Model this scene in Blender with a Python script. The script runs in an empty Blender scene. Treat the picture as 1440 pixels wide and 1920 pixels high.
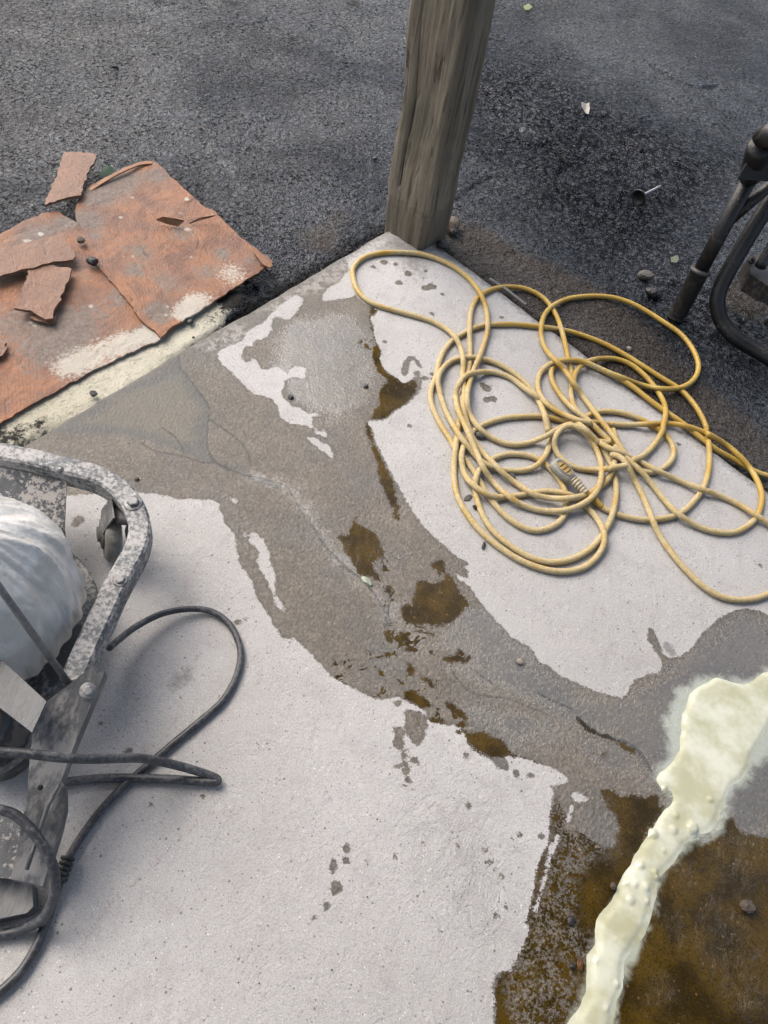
import bpy, bmesh, math, random
import numpy as np
from mathutils import Vector, Matrix, geometry
random.seed(7); RNG = np.random.default_rng(7)
S = bpy.context.scene; COL = S.collection

# ---------------------------------------------------------------- camera
FPX = 1400.0; NAD = (470.0, 1950.0); CH = 1.2; W0, H0 = 1440.0, 1920.0
_d = np.array([NAD[0]-W0/2, -(NAD[1]-H0/2), -FPX]); _d /= np.linalg.norm(_d)
_up = -_d; _fw = np.array([0, 0, -1.0]); _fw = _fw-_fw.dot(_up)*_up; _fw /= np.linalg.norm(_fw)
ROT = np.array([np.cross(_fw, _up), _fw, _up])          # camera axes -> world axes
cam = bpy.data.cameras.new('camera'); camo = bpy.data.objects.new('camera', cam); COL.objects.link(camo)
m4 = Matrix([list(r) for r in ROT]).to_4x4(); m4.translation = (0, 0, CH); camo.matrix_world = m4
cam.sensor_fit = 'VERTICAL'; cam.sensor_height = 24; cam.sensor_width = 18; cam.lens = FPX/H0*24
cam.clip_start = 0.02; cam.clip_end = 600; S.camera = camo

# ---------------------------------------------------------------- light
world = bpy.data.worlds.new('World'); S.world = world; world.use_nodes = True
SUN_EL, SUN_AZ = 50, 150          # azimuth from +x towards +y
wn = world.node_tree; bg = wn.nodes['Background']
sky = wn.nodes.new('ShaderNodeTexSky'); sky.sky_type = 'NISHITA'; sky.sun_disc = False
sky.sun_elevation = math.radians(SUN_EL); sky.sun_rotation = math.radians(90-SUN_AZ)
sky.air_density = 1.0; sky.dust_density = 6.5; sky.ozone_density = 1.0
hs = wn.nodes.new('ShaderNodeHueSaturation'); hs.inputs['Saturation'].default_value = .8   # thin overcast: a paler sky
wn.links.new(sky.outputs[0], hs.inputs['Color']); wn.links.new(hs.outputs[0], bg.inputs[0]); bg.inputs[1].default_value = 0.15
sl = bpy.data.lights.new('sun', 'SUN'); sl.energy = 0.5; sl.angle = math.radians(55); sl.color = (1, 0.96, 0.91)
so = bpy.data.objects.new('sun', sl); COL.objects.link(so)
_a, _e = math.radians(SUN_AZ), math.radians(SUN_EL)
sd_ = Vector((math.cos(_a)*math.cos(_e), math.sin(_a)*math.cos(_e), math.sin(_e)))
so.rotation_euler = sd_.to_track_quat('Z', 'Y').to_euler(); so.location = (2, 4, 6)
S.view_settings.view_transform = 'Standard'; S.view_settings.look = 'None'
S.view_settings.exposure = 1.08; S.view_settings.gamma = 1; S.view_settings.use_curve_mapping = False
S.render.engine = 'CYCLES'

# ---------------------------------------------------------------- helpers
def G(x, y, z=0.0):
    """point of the photograph -> place in the world at height z"""
    v = ROT @ np.array([x-W0/2, -(y-H0/2), -FPX]); t = (z-CH)/v[2]
    return np.array([v[0]*t, v[1]*t, z])
def GP(pts, z=0.0): return np.array([G(p[0], p[1], z)[:2] for p in pts])
def zm(pts, ox, oy, s): return [(ox+p[0]/s, oy+p[1]/s) for p in pts]
def catmull(P, n=8, closed=False):
    P = np.asarray(P, float); out = []; N = len(P)
    for i in range(N if closed else N-1):
        if closed: a, b, c, d = P[(i-1) % N], P[i], P[(i+1) % N], P[(i+2) % N]
        else: a, b, c, d = P[max(i-1, 0)], P[i], P[i+1], P[min(i+2, N-1)]
        for k in range(n):
            t = k/n
            out.append(0.5*((2*b)+(-a+c)*t+(2*a-5*b+4*c-d)*t*t+(-a+3*b-3*c+d)*t**3))
    if not closed: out.append(P[-1])
    return np.array(out)
def sdf(Q, poly, closed=True):
    """signed distance (negative inside) of points Q (n,2) to a polygon"""
    P = np.asarray(poly, float); n = len(P); m = len(Q)
    best = np.full(m, 1e9); ins = np.zeros(m, bool)
    for i in range(n if closed else n-1):
        a = P[i]; b = P[(i+1) % n]; e = b-a; L = e.dot(e)+1e-12
        w = Q-a; t = np.clip((w@e)/L, 0, 1); dd = w-t[:, None]*e
        best = np.minimum(best, (dd**2).sum(1))
        if closed:
            c = (a[1] > Q[:, 1]) != (b[1] > Q[:, 1])
            if abs(e[1]) > 1e-12: ins ^= c & (Q[:, 0] < e[0]*(Q[:, 1]-a[1])/e[1]+a[0])
    best = np.sqrt(best); return np.where(ins, -best, best)
def wsdf(Q, px, z=0, smooth=3):
    P = GP(px, z); P = catmull(P, smooth, True) if smooth > 1 else P
    lo, hi = P.min(0)-0.12, P.max(0)+0.12
    out = np.full(len(Q), 0.12); k = np.all((Q > lo) & (Q < hi), 1)
    if k.any(): out[k] = sdf(Q[k], P)
    return out
def blob(Q, x, y, r, z=0):
    c = G(x, y, z)[:2]; rr = np.linalg.norm(G(x+r, y, z)[:2]-c); return ((Q-c)**2).sum(1)/rr**2
def blobs(Q, L, z=0):
    o = np.zeros(len(Q))
    for b in L: o += (b[3] if len(b) > 3 else 1)*np.exp(-blob(Q, b[0], b[1], b[2], z))
    return o
_per = RNG.random((256, 256))
def vnoise(x, y, f, seed=0):
    x = x*f+seed*17.3; y = y*f+seed*9.1
    xi = np.floor(x).astype(int); yi = np.floor(y).astype(int); u = x-xi; v = y-yi
    u = u*u*(3-2*u); v = v*v*(3-2*v); p = lambda a, b: _per[a % 256, b % 256]
    return (p(xi, yi)*(1-u)+p(xi+1, yi)*u)*(1-v)+(p(xi, yi+1)*(1-u)+p(xi+1, yi+1)*u)*v-0.5
def fbm(x, y, f, o=4, seed=0):
    r = 0
    for i in range(o): r = r+vnoise(x, y, f*2**i, seed+i)/2**i
    return r

def mesh_obj(name, V, F, mat=None, parent=None, smooth=True, attrs=None):
    me = bpy.data.meshes.new(name); V = np.asarray(V, float)
    if isinstance(F, np.ndarray):
        k = F.shape[1]; me.vertices.add(len(V)); me.vertices.foreach_set('co', V.ravel())
        me.loops.add(F.size); me.loops.foreach_set('vertex_index', F.ravel().astype(np.int32))
        me.polygons.add(len(F)); me.polygons.foreach_set('loop_start', np.arange(0, F.size, k, dtype=np.int32))
        me.update(calc_edges=True)
    else: me.from_pydata([tuple(v) for v in V], [], F)
    if attrs:
        for a, val in attrs.items():
            at = me.attributes.new(a, 'FLOAT', 'POINT'); at.data.foreach_set('value', np.asarray(val, np.float32))
    if smooth: me.polygons.foreach_set('use_smooth', [True]*len(me.polygons))
    if mat: me.materials.append(mat)
    o = bpy.data.objects.new(name, me); COL.objects.link(o)
    if parent: o.parent = parent
    me.update(); return o
def tag(o, label=None, cat=None, group=None, kind=None):
    if label: o['label'] = label
    if cat: o['category'] = cat
    if group: o['group'] = group
    if kind: o['kind'] = kind
    return o
def thing(name, label, cat, loc=(0, 0, 0), group=None):
    o = bpy.data.objects.new(name, None); COL.objects.link(o); o.empty_display_size = .05
    o.location = loc; tag(o, label, cat, group); return o
def rebase(root):
    """children were modelled in world coordinates: keep them there under the moved root"""
    M = Matrix.Translation(root.location).inverted()
    for c in root.children: c.matrix_parent_inverse = M

def grid(xs, ys):
    X, Y = np.meshgrid(xs, ys, indexing='ij'); nx, ny = len(xs), len(ys)
    i = np.arange(nx*ny).reshape(nx, ny)
    F = np.stack([i[:-1, :-1].ravel(), i[1:, :-1].ravel(), i[1:, 1:].ravel(), i[:-1, 1:].ravel()], 1)
    return X.ravel(), Y.ravel(), F
def frames(P):
    T = np.gradient(P, axis=0); T /= np.linalg.norm(T, axis=1)[:, None]+1e-12
    n = np.cross(T[0], [0, 0, 1.0]);
    if np.linalg.norm(n) < 1e-3: n = np.array([1.0, 0, 0])
    n /= np.linalg.norm(n); Ns = [n]
    for i in range(1, len(P)):
        n = Ns[-1]-Ns[-1].dot(T[i])*T[i]; n /= np.linalg.norm(n); Ns.append(n)
    Ns = np.array(Ns); return T, Ns, np.cross(T, Ns)
def tube_vf(P, r, n=10, caps=True):
    P = np.asarray(P, float); T, A, B = frames(P); r = np.broadcast_to(np.asarray(r, float), (len(P),))
    an = np.arange(n)*2*math.pi/n
    V = (P[:, None]+r[:, None, None]*(A[:, None]*np.cos(an)[None, :, None]+B[:, None]*np.sin(an)[None, :, None])).reshape(-1, 3)
    F = []
    for i in range(len(P)-1):
        for k in range(n):
            F.append((i*n+k, i*n+(k+1) % n, (i+1)*n+(k+1) % n, (i+1)*n+k))
    if caps: F.append(tuple(range(n))[::-1]); F.append(tuple((len(P)-1)*n+k for k in range(n)))
    return V, F
def tube(name, P, r, mat, parent=None, n=10, caps=True):
    V, F = tube_vf(P, r, n, caps); return mesh_obj(name, V, F, mat, parent)
def join(parts):
    V = []; F = []; o = 0
    for v, f in parts:
        V.append(np.asarray(v, float)); F += [tuple(int(i)+o for i in q) for q in f]; o += len(v)
    return np.vstack(V), F
def sweep_rect(P, w, h, bev=.004, up=(0, 0, 1)):
    P = np.asarray(P, float); T = np.gradient(P, axis=0); T /= np.linalg.norm(T, axis=1)[:, None]
    up = np.array(up, float); Sd = np.cross(T, up); Sd /= np.linalg.norm(Sd, axis=1)[:, None]; U = np.cross(Sd, T)
    a, b, c = w/2, h/2, bev
    prof = [(-a+c, -b), (a-c, -b), (a, -b+c), (a, b-c), (a-c, b), (-a+c, b), (-a, b-c), (-a, -b+c)]
    V = []
    for i in range(len(P)):
        for s, u in prof: V.append(P[i]+Sd[i]*s+U[i]*u)
    n = 8; F = []
    for i in range(len(P)-1):
        for k in range(n): F.append((i*n+k, i*n+(k+1) % n, (i+1)*n+(k+1) % n, (i+1)*n+k))
    F.append(tuple(range(n))[::-1]); F.append(tuple((len(P)-1)*n+k for k in range(n)))
    return V, F
def cyl_vf(c, ax, r, h, n=16, bev=0.0):
    """solid of revolution round axis ax: list of (radius, height)"""
    prof = [(r-bev, 0), (r, bev), (r, h-bev), (r-bev, h)] if bev else [(r, 0), (r, h)]
    return lathe_vf(c, ax, prof, n)
def lathe_vf(c, ax, prof, n=16, caps=True):
    ax = np.array(ax, float); ax /= np.linalg.norm(ax)
    t = np.array([1.0, 0, 0]) if abs(ax[0]) < .9 else np.array([0, 1.0, 0])
    A = np.cross(ax, t); A /= np.linalg.norm(A); B = np.cross(ax, A); V = []; F = []
    for r, z in prof:
        for k in range(n):
            q = 2*math.pi*k/n; V.append(np.array(c)+ax*z+r*(A*math.cos(q)+B*math.sin(q)))
    m = len(prof)
    for i in range(m-1):
        for k in range(n): F.append((i*n+k, i*n+(k+1) % n, (i+1)*n+(k+1) % n, (i+1)*n+k))
    if caps: F.append(tuple(range(n))[::-1]); F.append(tuple((m-1)*n+k for k in range(n)))
    return V, F
def plate_vf(P3, thick, off=None):
    """polygon in space given thickness downwards (or along off)"""
    P3 = np.asarray(P3, float); off = np.array(off if off is not None else (0, 0, -thick), float); n = len(P3)
    V = np.vstack([P3, P3+off]); F = [tuple(range(n)), tuple(range(2*n-1, n-1, -1))]
    F += [(i, n+i, n+(i+1) % n, (i+1) % n) for i in range(n)]
    return V, F
def sheet(name, px, z, thick, mat, res=.012, warp=None, jag=.002, parent=None, attrs=None, base=0.0, smooth=2):
    """a thin sheet with real thickness following an outline, its inside meshed so it can curl"""
    P = GP(px, base)
    Q = []
    for i in range(len(P)):
        a, b = P[i], P[(i+1) % len(P)]; k = max(1, int(np.linalg.norm(b-a)/res))
        for j in range(k): Q.append(a+(b-a)*j/k)
    Q = np.array(Q)+RNG.normal(0, jag, (len(Q), 2)); nb = len(Q)
    lo, hi = Q.min(0), Q.max(0); gx, gy = np.meshgrid(np.arange(lo[0], hi[0], res), np.arange(lo[1], hi[1], res))
    g = np.stack([gx.ravel(), gy.ravel()], 1)+RNG.uniform(-res*.2, res*.2, (gx.size, 2)); g = g[sdf(g, Q) < -res*.6]
    pts = [Vector(p) for p in np.vstack([Q, g])]
    r = geometry.delaunay_2d_cdt(pts, [], [list(range(nb))], 1, 1e-6)
    vv = np.array([list(v) for v in r[0]]); ff = [tuple(f) for f in r[2]]; n = len(vv)
    zz = z+(warp(vv[:, 0], vv[:, 1]) if warp else 0)+0*vv[:, 0]
    V = np.vstack([np.c_[vv, zz+thick], np.c_[vv, zz]])
    from collections import Counter
    ec = Counter(); dirn = {}
    for f in ff:
        for i in range(len(f)):
            a, b = f[i], f[(i+1) % len(f)]; ec[(min(a, b), max(a, b))] += 1; dirn[(min(a, b), max(a, b))] = (a, b)
    F = list(ff)+[tuple(n+i for i in f[::-1]) for f in ff]
    for e, c in ec.items():
        if c == 1: a, b = dirn[e]; F.append((b, a, n+a, n+b))
    at = {k: np.tile(fn(vv), 2) for k, fn in attrs.items()} if attrs else None
    return mesh_obj(name, V, F, mat, parent, smooth=False, attrs=at)

ALB = .74      # all surface colours below are relative to this overall albedo level
class M:
    """node material builder"""
    def __init__(s, name):
        s.m = bpy.data.materials.new(name); s.m.use_nodes = True; s.t = s.m.node_tree
        s.b = s.t.nodes['Principled BSDF']; s.co = s.t.nodes.new('ShaderNodeTexCoord').outputs['Object']
    def set(s, k, v):
        i = s.b.inputs[k]
        if k == 'Base Color': v = s.mix(1.0, v, (ALB, ALB, ALB), 'MULTIPLY')
        if hasattr(v, 'links'): s.t.links.new(v, i)
        elif isinstance(v, tuple): i.default_value = (*v, 1) if len(v) == 3 and len(i.default_value) == 4 else v
        else: i.default_value = v
        return s
    def _in(s, sock, v):
        if hasattr(v, 'links'): s.t.links.new(v, sock)
        elif isinstance(v, (tuple, list)): sock.default_value = (*v, 1) if len(sock.default_value) == 4 and len(v) == 3 else v
        else: sock.default_value = v
    def math(s, op, a, b=0, clamp=False):
        n = s.t.nodes.new('ShaderNodeMath'); n.operation = op; n.use_clamp = clamp
        s._in(n.inputs[0], a); s._in(n.inputs[1], b); return n.outputs[0]
    def add(s, a, b): return s.math('ADD', a, b)
    def sub(s, a, b): return s.math('SUBTRACT', a, b)
    def mul(s, a, b): return s.math('MULTIPLY', a, b)
    def mx(s, a, b): return s.math('MAXIMUM', a, b)
    def mn(s, a, b): return s.math('MINIMUM', a, b)
    def mix(s, f, a, b, mode='MIX'):
        n = s.t.nodes.new('ShaderNodeMix'); n.data_type = 'RGBA'; n.blend_type = mode
        s._in(n.inputs[0], f); s._in(n.inputs[6], a); s._in(n.inputs[7], b); return n.outputs[2]
    def lerp(s, f, a, b):
        n = s.t.nodes.new('ShaderNodeMix'); n.data_type = 'FLOAT'
        s._in(n.inputs[0], f); s._in(n.inputs[2], a); s._in(n.inputs[3], b); return n.outputs[0]
    def ss(s, v, a, b):
        n = s.t.nodes.new('ShaderNodeMapRange'); n.interpolation_type = 'SMOOTHSTEP'
        if a > b: n.inputs[3].default_value, n.inputs[4].default_value = 1, 0; a, b = b, a
        s._in(n.inputs[0], v); n.inputs[1].default_value = a; n.inputs[2].default_value = b; return n.outputs[0]
    def noise(s, sc, det=3, rough=.55, vec=None, dist=0):
        n = s.t.nodes.new('ShaderNodeTexNoise'); s._in(n.inputs['Vector'], vec or s.co)
        n.inputs['Scale'].default_value = sc; n.inputs['Detail'].default_value = det
        n.inputs['Roughness'].default_value = rough; n.inputs['Distortion'].default_value = dist; return n.outputs[0]
    def vor(s, sc, feat='F1', out=0, rnd=1, vec=None):
        n = s.t.nodes.new('ShaderNodeTexVoronoi'); n.feature = feat; s._in(n.inputs['Vector'], vec or s.co)
        n.inputs['Scale'].default_value = sc; n.inputs['Randomness'].default_value = rnd; return n.outputs[out]
    def sep(s, v, k):
        n = s.t.nodes.new('ShaderNodeSeparateXYZ'); s._in(n.inputs[0], v); return n.outputs[k]
    def scale(s, vec, v3, rot=0):
        n = s.t.nodes.new('ShaderNodeMapping'); s._in(n.inputs[0], vec); n.inputs['Scale'].default_value = v3
        n.inputs['Rotation'].default_value = (0, 0, rot); return n.outputs[0]
    def attr(s, a):
        n = s.t.nodes.new('ShaderNodeAttribute'); n.attribute_name = a; return n.outputs['Fac']
    def bump(s, h, dist, strength=1.0, nrm=None):
        n = s.t.nodes.new('ShaderNodeBump'); s._in(n.inputs['Height'], h); s._in(n.inputs['Distance'], dist)
        s._in(n.inputs['Strength'], strength)
        if nrm: s._in(n.inputs['Normal'], nrm)
        return n.outputs[0]

def simple(name, col, rough=.5, metal=0, dirt=None, dcol=(.45, .44, .42), sc=60, lo=.5, hi=.6, bump=.0, bsc=80, streak=None):
    m = M(name); c = m.mix(m.ss(m.noise(sc*.6, 3), .3, .7), tuple(x*.75 for x in col), col)
    if dirt:
        v = m.scale(m.co, streak) if streak else m.co
        f = m.mul(m.ss(m.add(m.noise(sc*2.2, 7, .72, vec=v), m.mul(m.sub(m.noise(sc*.35, 3, .6), .5), .5)), lo, hi), dirt); c = m.mix(f, c, dcol)
        m.set('Roughness', m.lerp(f, rough, .9)); m.set('Metallic', m.lerp(f, metal, 0))
    else: m.set('Roughness', rough).set('Metallic', metal)
    m.set('Base Color', c)
    if bump: m.set('Normal', m.bump(m.noise(bsc, 5, .65), bump))
    return m.m

# ---------------------------------------------------------------- outlines read off the place
Z8 = (640, 440, 3.6); Z4 = (380, 500, 3.13); Z5 = (400, 880, 3.6); Z6 = (680, 880, 3.6); Z7 = (720, 1240, 2.77); ZB = (900, 1440, 2.667)
ZL = (0, 560, 2.77)
WET = [(-400, 1010), (-400, 700), (200, 640), (420, 560), (560, 470), (640, 470), (655, 520), (670, 557), (689, 573), (709, 583), (694, 596), (700, 609), (702, 629), (708, 645), (715, 657),
 (713, 670), (716, 684), (726, 698), (745, 709), (750, 716), (762, 717), (778, 706), (790, 707), (791, 720), (786, 737), (762, 759), (745, 768), (732, 779), (720, 789),
 (690, 790), (697, 804), (704, 829), (712, 845), (731, 883), (744, 905), (760, 935), (774, 960), (791, 983), (805, 999), (824, 1016), (847, 1035), (852, 1041),
 (872, 1052), (876, 1060), (871, 1065), (878, 1072), (874, 1085), (863, 1080), (852, 1077), (866, 1091), (883, 1102), (897, 1124), (913, 1144), (930, 1163), (947, 1180),
 (966, 1199), (988, 1210), (1002, 1224), (1010, 1241), (1033, 1249), (1044, 1263), (1066, 1274), (1103, 1289), (1135, 1301), (1166, 1307), (1180, 1294), (1184, 1281),
 (1204, 1267), (1236, 1258), (1240, 1238), (1228, 1222), (1216, 1200), (1215, 1180), (1224, 1178), (1236, 1205), (1246, 1228), (1262, 1232), (1290, 1222), (1310, 1195), (1330, 1175), (1360, 1150), (1395, 1141),
 (1425, 1145), (1440, 1152), (1560, 1170), (2000, 1500), (1900, 2300), (900, 2500), (928, 1920), (924, 1864), (932, 1826), (956, 1822), (971, 1792), (984, 1766), (992, 1736),
 (986, 1732), (990, 1710), (1001, 1665), (1007, 1620), (1026, 1582), (1029, 1537), (1039, 1489), (1050, 1472), (1067, 1464), (1052, 1449), (1030, 1437), (1002, 1429), (973, 1420),
 (947, 1420), (958, 1440), (940, 1442), (922, 1428), (900, 1413), (879, 1399), (873, 1384), (864, 1366), (839, 1359), (807, 1355), (798, 1334), (774, 1321), (767, 1319),
 (749, 1308), (714, 1312), (694, 1305), (661, 1291), (630, 1274), (605, 1252), (583, 1227), (564, 1210), (553, 1197), (533, 1197), (519, 1183), (503, 1152), (483, 1124), (472, 1091),
 (453, 1063), (444, 1035), (439, 1002), (423, 985), (415, 963), (407, 943), (383, 938), (347, 937), (320, 933), (300, 927), (260, 925), (120, 930), (0, 960)]
WET_ADD = [zm([(405, 900), (440, 830), (490, 825), (545, 890), (520, 900), (480, 850), (460, 880), (450, 940), (420, 960)], *Z8),
 zm([(490, 930), (530, 920), (525, 960), (495, 965)], *Z8),
 zm([(120, 250), (220, 280), (215, 390), (175, 440), (160, 435), (130, 390), (110, 350), (105, 300)], *Z7),
 zm([(60, 340), (110, 345), (105, 390), (100, 450), (60, 460), (45, 420), (55, 380), (40, 350)], *Z7),
 [(620, 1612), (630, 1608), (632, 1622), (626, 1638), (618, 1636)]]
WET_C = [(Z7[0]+x/2.77, Z7[1]+y/2.77, r/2.77) for x, y, r in [(75, 218, 19), (105, 490, 17), (160, 510, 20), (75, 545, 16), (112, 565, 22), (110, 530, 18), (120, 610, 17), (110, 645, 13), (390, 365, 14),
 (430, 485, 18), (688, 578, 19), (762, 593, 18), (885, 660, 17), (440, 748, 17), (706, 900, 15), (818, 907, 15), (390, 958, 16), (520, 980, 11), (545, 968, 8), (150, 665, 5), (165, 717, 5), (183, 540, 6),
 (150, 545, 7), (140, 628, 6), (158, 648, 5), (122, 457, 6), (870, 578, 7), (660, 920, 5), (20, 800, 6), (205, 945, 6)]]
WET_C += [(900+x/2.667, 1440+y/2.667, r/2.667) for x, y, r in [(45, 470, 16), (75, 460, 7), (72, 503, 7), (108, 545, 14), (130, 697, 14), (82, 742, 13), (25, 408, 11), (32, 1205, 8)]]
WET_C += [(650, 1590, 9), (650, 1613, 7), (630, 1665, 12), (612, 1698, 9), (588, 1720, 6), (740, 1605, 6), (722, 641, 5), (767, 799, 5), (812, 702, 5), (797, 709, 6), (809, 711, 4), (240, 1407, 8), (189, 1356, 5),
 (148, 974, 12), (142, 980, 9), (810, 537, 9), (798, 540, 8), (912, 728, 9), (906, 722, 7), (924, 748, 8), (913, 750, 7), (941, 595, 5), (1273, 833, 4), (1425, 1060, 4), (886, 1115, 3), (955, 1200, 3), (718, 470, 5), (765, 514, 6), (700, 500, 5),
 (720, 491, 7), (742, 495, 5), (766, 512, 7), (748, 530, 7), (798, 507, 4), (830, 552, 4), (810, 588, 5), (380, 1493, 4), (460, 1160, 3), (445, 1168, 7), (283, 1510, 4)]
DRY = [zm([(95, 500), (110, 570), (200, 650), (290, 740), (390, 770), (440, 820), (450, 870), (500, 920), (570, 930), (640, 950), (680, 990), (728, 1000), (715, 955), (690, 970), (640, 930), (650, 880), (700, 878),
 (660, 860), (620, 865), (560, 830), (520, 820), (460, 750), (480, 700), (480, 670), (530, 650), (590, 655), (598, 600), (540, 588), (490, 625), (440, 590), (350, 605), (310, 545), (260, 565), (230, 530), (250, 470),
 (290, 470), (310, 430), (360, 425), (400, 380), (405, 330), (430, 290), (500, 315), (560, 250), (590, 200), (540, 170), (430, 250), (350, 330), (260, 380), (240, 430), (180, 460)], *Z4),
 zm([(700, 190), (740, 200), (800, 190), (870, 180), (900, 150), (930, 60), (860, 20), (800, 90), (730, 130)], *Z4),
 zm([(610, 1010), (660, 1010), (700, 1040), (740, 1050), (762, 1125), (700, 1085)], *Z4),
 zm([(240, 490), (265, 430), (330, 470), (360, 530), (380, 560), (385, 640), (420, 710), (410, 790), (430, 870), (485, 940), (470, 952), (415, 910), (405, 850), (360, 750), (320, 680), (295, 620), (310, 560)], *Z5),
 zm([(120, 195), (165, 215), (140, 232)], *Z5), zm([(195, 410), (225, 450), (205, 445)], *Z5),
 zm([(375, 340), (402, 340), (380, 400), (350, 470), (320, 590), (285, 700), (275, 722), (268, 700), (300, 620), (330, 470), (350, 390)], *ZB),
 zm([(460, 130), (500, 125), (540, 160), (500, 175), (470, 155)], *ZB), zm([(455, 180), (466, 210), (450, 262), (434, 255)], *ZB)]
BROWN = [zm([(190, 500), (250, 505), (205, 560), (228, 680), (272, 780), (264, 830), (277, 880), (312, 930), (382, 970), (440, 1000), (500, 975), (505, 1050), (470, 1110), (420, 1150), (360, 1190), (300, 1238), (250, 1250),
 (190, 1245), (240, 1160), (260, 1060), (300, 1000), (290, 960), (240, 920), (215, 850), (210, 770), (235, 750), (215, 680), (190, 580)], *Z8),
 zm([(960, 920), (985, 950), (1010, 1030), (1040, 1100), (1090, 1210), (1112, 1250), (1050, 1250), (1025, 1160), (985, 1050), (960, 980)], *Z4),
 zm([(100, 0), (170, 20), (200, 80), (220, 160), (245, 230), (240, 300), (250, 340), (220, 340), (190, 260), (150, 170), (110, 60)], *Z6),
 zm([(960, 320), (975, 370), (1040, 400), (1110, 450), (1140, 530), (1140, 600), (1080, 640), (1100, 700), (1150, 760), (1090, 750), (1040, 720), (980, 710), (960, 660), (910, 590), (880, 510), (840, 450), (910, 440), (930, 360)], *Z5),
 zm([(375, 750), (450, 770), (520, 760), (540, 700), (470, 670), (460, 650), (500, 610), (550, 620), (560, 690), (620, 730), (640, 800), (680, 860), (730, 920), (690, 940), (640, 1000), (560, 1050), (470, 1070), (430, 1040),
 (330, 1040), (270, 1000), (260, 920), (330, 910), (345, 850)], *Z6),
 zm([(540, 1290), (560, 1265), (620, 1250), (650, 1215), (680, 1240), (690, 1275), (730, 1250), (710, 1300), (620, 1305)], *Z6),
 zm([(220, 1120), (280, 1120), (320, 1150), (280, 1165), (240, 1150)], *Z6), zm([(270, 1200), (350, 1205), (360, 1222), (290, 1228)], *Z6),
 zm([(390, 1380), (460, 1410), (470, 1432), (400, 1425), (385, 1390)], *Z6), zm([(305, 1310), (342, 1320), (347, 1385), (320, 1390)], *Z6),
 zm([(330, 1080), (410, 1085), (480, 1110), (470, 1130), (400, 1100), (340, 1100)], *Z6),
 zm([(95, 150), (150, 150), (230, 200), (245, 240), (200, 240), (130, 210)], *Z7),
 zm([(220, 280), (290, 300), (380, 340), (420, 360), (500, 370), (590, 400), (650, 450), (670, 480), (740, 500), (800, 525), (770, 532), (690, 504), (640, 495), (560, 500), (480, 460), (430, 420), (420, 370), (330, 332), (240, 322)], *Z7),
 zm([(320, 205), (400, 250), (440, 310), (400, 300), (330, 240)], *Z7),
 zm([(1005, 290), (1060, 330), (1110, 370), (1180, 395), (1290, 450), (1310, 475), (1260, 460), (1180, 410), (1100, 375), (1040, 340)], *Z7),
 zm([(385, 130), (372, 200), (346, 260), (337, 380), (287, 480), (272, 600), (240, 720), (232, 780), (227, 870), (192, 940), (152, 1022), (87, 1032), (67, 1130), (77, 1290), (120, 1800), (3000, 1800), (2600, 700), (1440, 350), (1330, 330), (1290, 290),
 (1272, 240), (1230, 260), (1190, 350), (1130, 370), (1000, 330), (950, 210), (900, 190), (880, 130), (830, 150), (760, 120), (720, 140), (660, 115), (610, 115), (640, 190), (680, 240), (690, 300), (680, 390), (640, 400), (600, 380), (520, 330), (420, 300), (440, 250), (400, 180)], *ZB)]
SKY_FILM = [zm([(530, 130), (600, 180), (660, 260), (690, 350), (740, 420), (800, 500), (880, 560), (950, 620), (970, 690), (900, 680), (820, 620), (760, 560), (730, 480), (690, 420), (620, 310), (560, 240), (530, 180), (380, 90), (200, 40), (160, 10), (300, 30), (440, 80)], *Z5),
 [(560, 600), (620, 585), (680, 610), (700, 680), (690, 740), (640, 790), (560, 760), (545, 720), (520, 690), (510, 640)],
 zm([(960, 740), (1060, 800), (1130, 800), (1160, 880), (1200, 900), (1260, 900), (1250, 1000), (1330, 1060), (1440, 1060), (1440, 1250), (1360, 1180), (1280, 1060), (1160, 1010), (1080, 900), (1000, 800)], *Z5),
 zm([(650, 960), (760, 930), (900, 1000), (1020, 1150), (1150, 1230), (1200, 1350), (1440, 1440), (1440, 1656), (1200, 1600), (1000, 1500), (800, 1480), (640, 1350), (540, 1300), (720, 1300), (740, 1240), (660, 1210), (480, 1220), (500, 1120), (560, 1070)], *Z6),
 [(1110, 1300), (1200, 1300), (1260, 1250), (1440, 1160), (1500, 1500), (1440, 1560), (1360, 1540), (1260, 1480), (1200, 1420), (1130, 1375), (1060, 1350), (1040, 1310)],
 [(870, 1320), (960, 1330), (1060, 1370), (1200, 1420), (1240, 1460), (1200, 1480), (1080, 1400), (960, 1380)]]
SLATE = [zm([(920, 290), (950, 360), (1030, 480), (1090, 560), (1075, 640), (1080, 780), (1150, 860), (1250, 880), (1330, 930), (1440, 970), (1440, 990), (1200, 900), (1050, 840), (950, 800), (700, 720), (560, 700), (330, 700), (270, 660), (480, 560), (550, 470), (700, 440), (860, 370), (870, 320)], *ZL)]
SLURRY = [(1470, 1256), (1440, 1268), (1405, 1284), (1372, 1280), (1340, 1276), (1315, 1290), (1296, 1314), (1288, 1345), (1284, 1385), (1270, 1425), (1239, 1466), (1260, 1481), (1267, 1500), (1249, 1530), (1234, 1556), (1215, 1590), (1196, 1624), (1174, 1657), (1159, 1695), (1132, 1736), (1129, 1777),
 (1114, 1800), (1114, 1845), (1110, 1871), (1084, 1920), (1040, 2010), (1090, 2020), (1132, 1924), (1144, 1882), (1159, 1845), (1159, 1796), (1177, 1770), (1200, 1736), (1215, 1680), (1226, 1642), (1249, 1612), (1275, 1579), (1301, 1560), (1331, 1541), (1346, 1507), (1369, 1466), (1391, 1440), (1440, 1340), (1480, 1290)]
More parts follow.
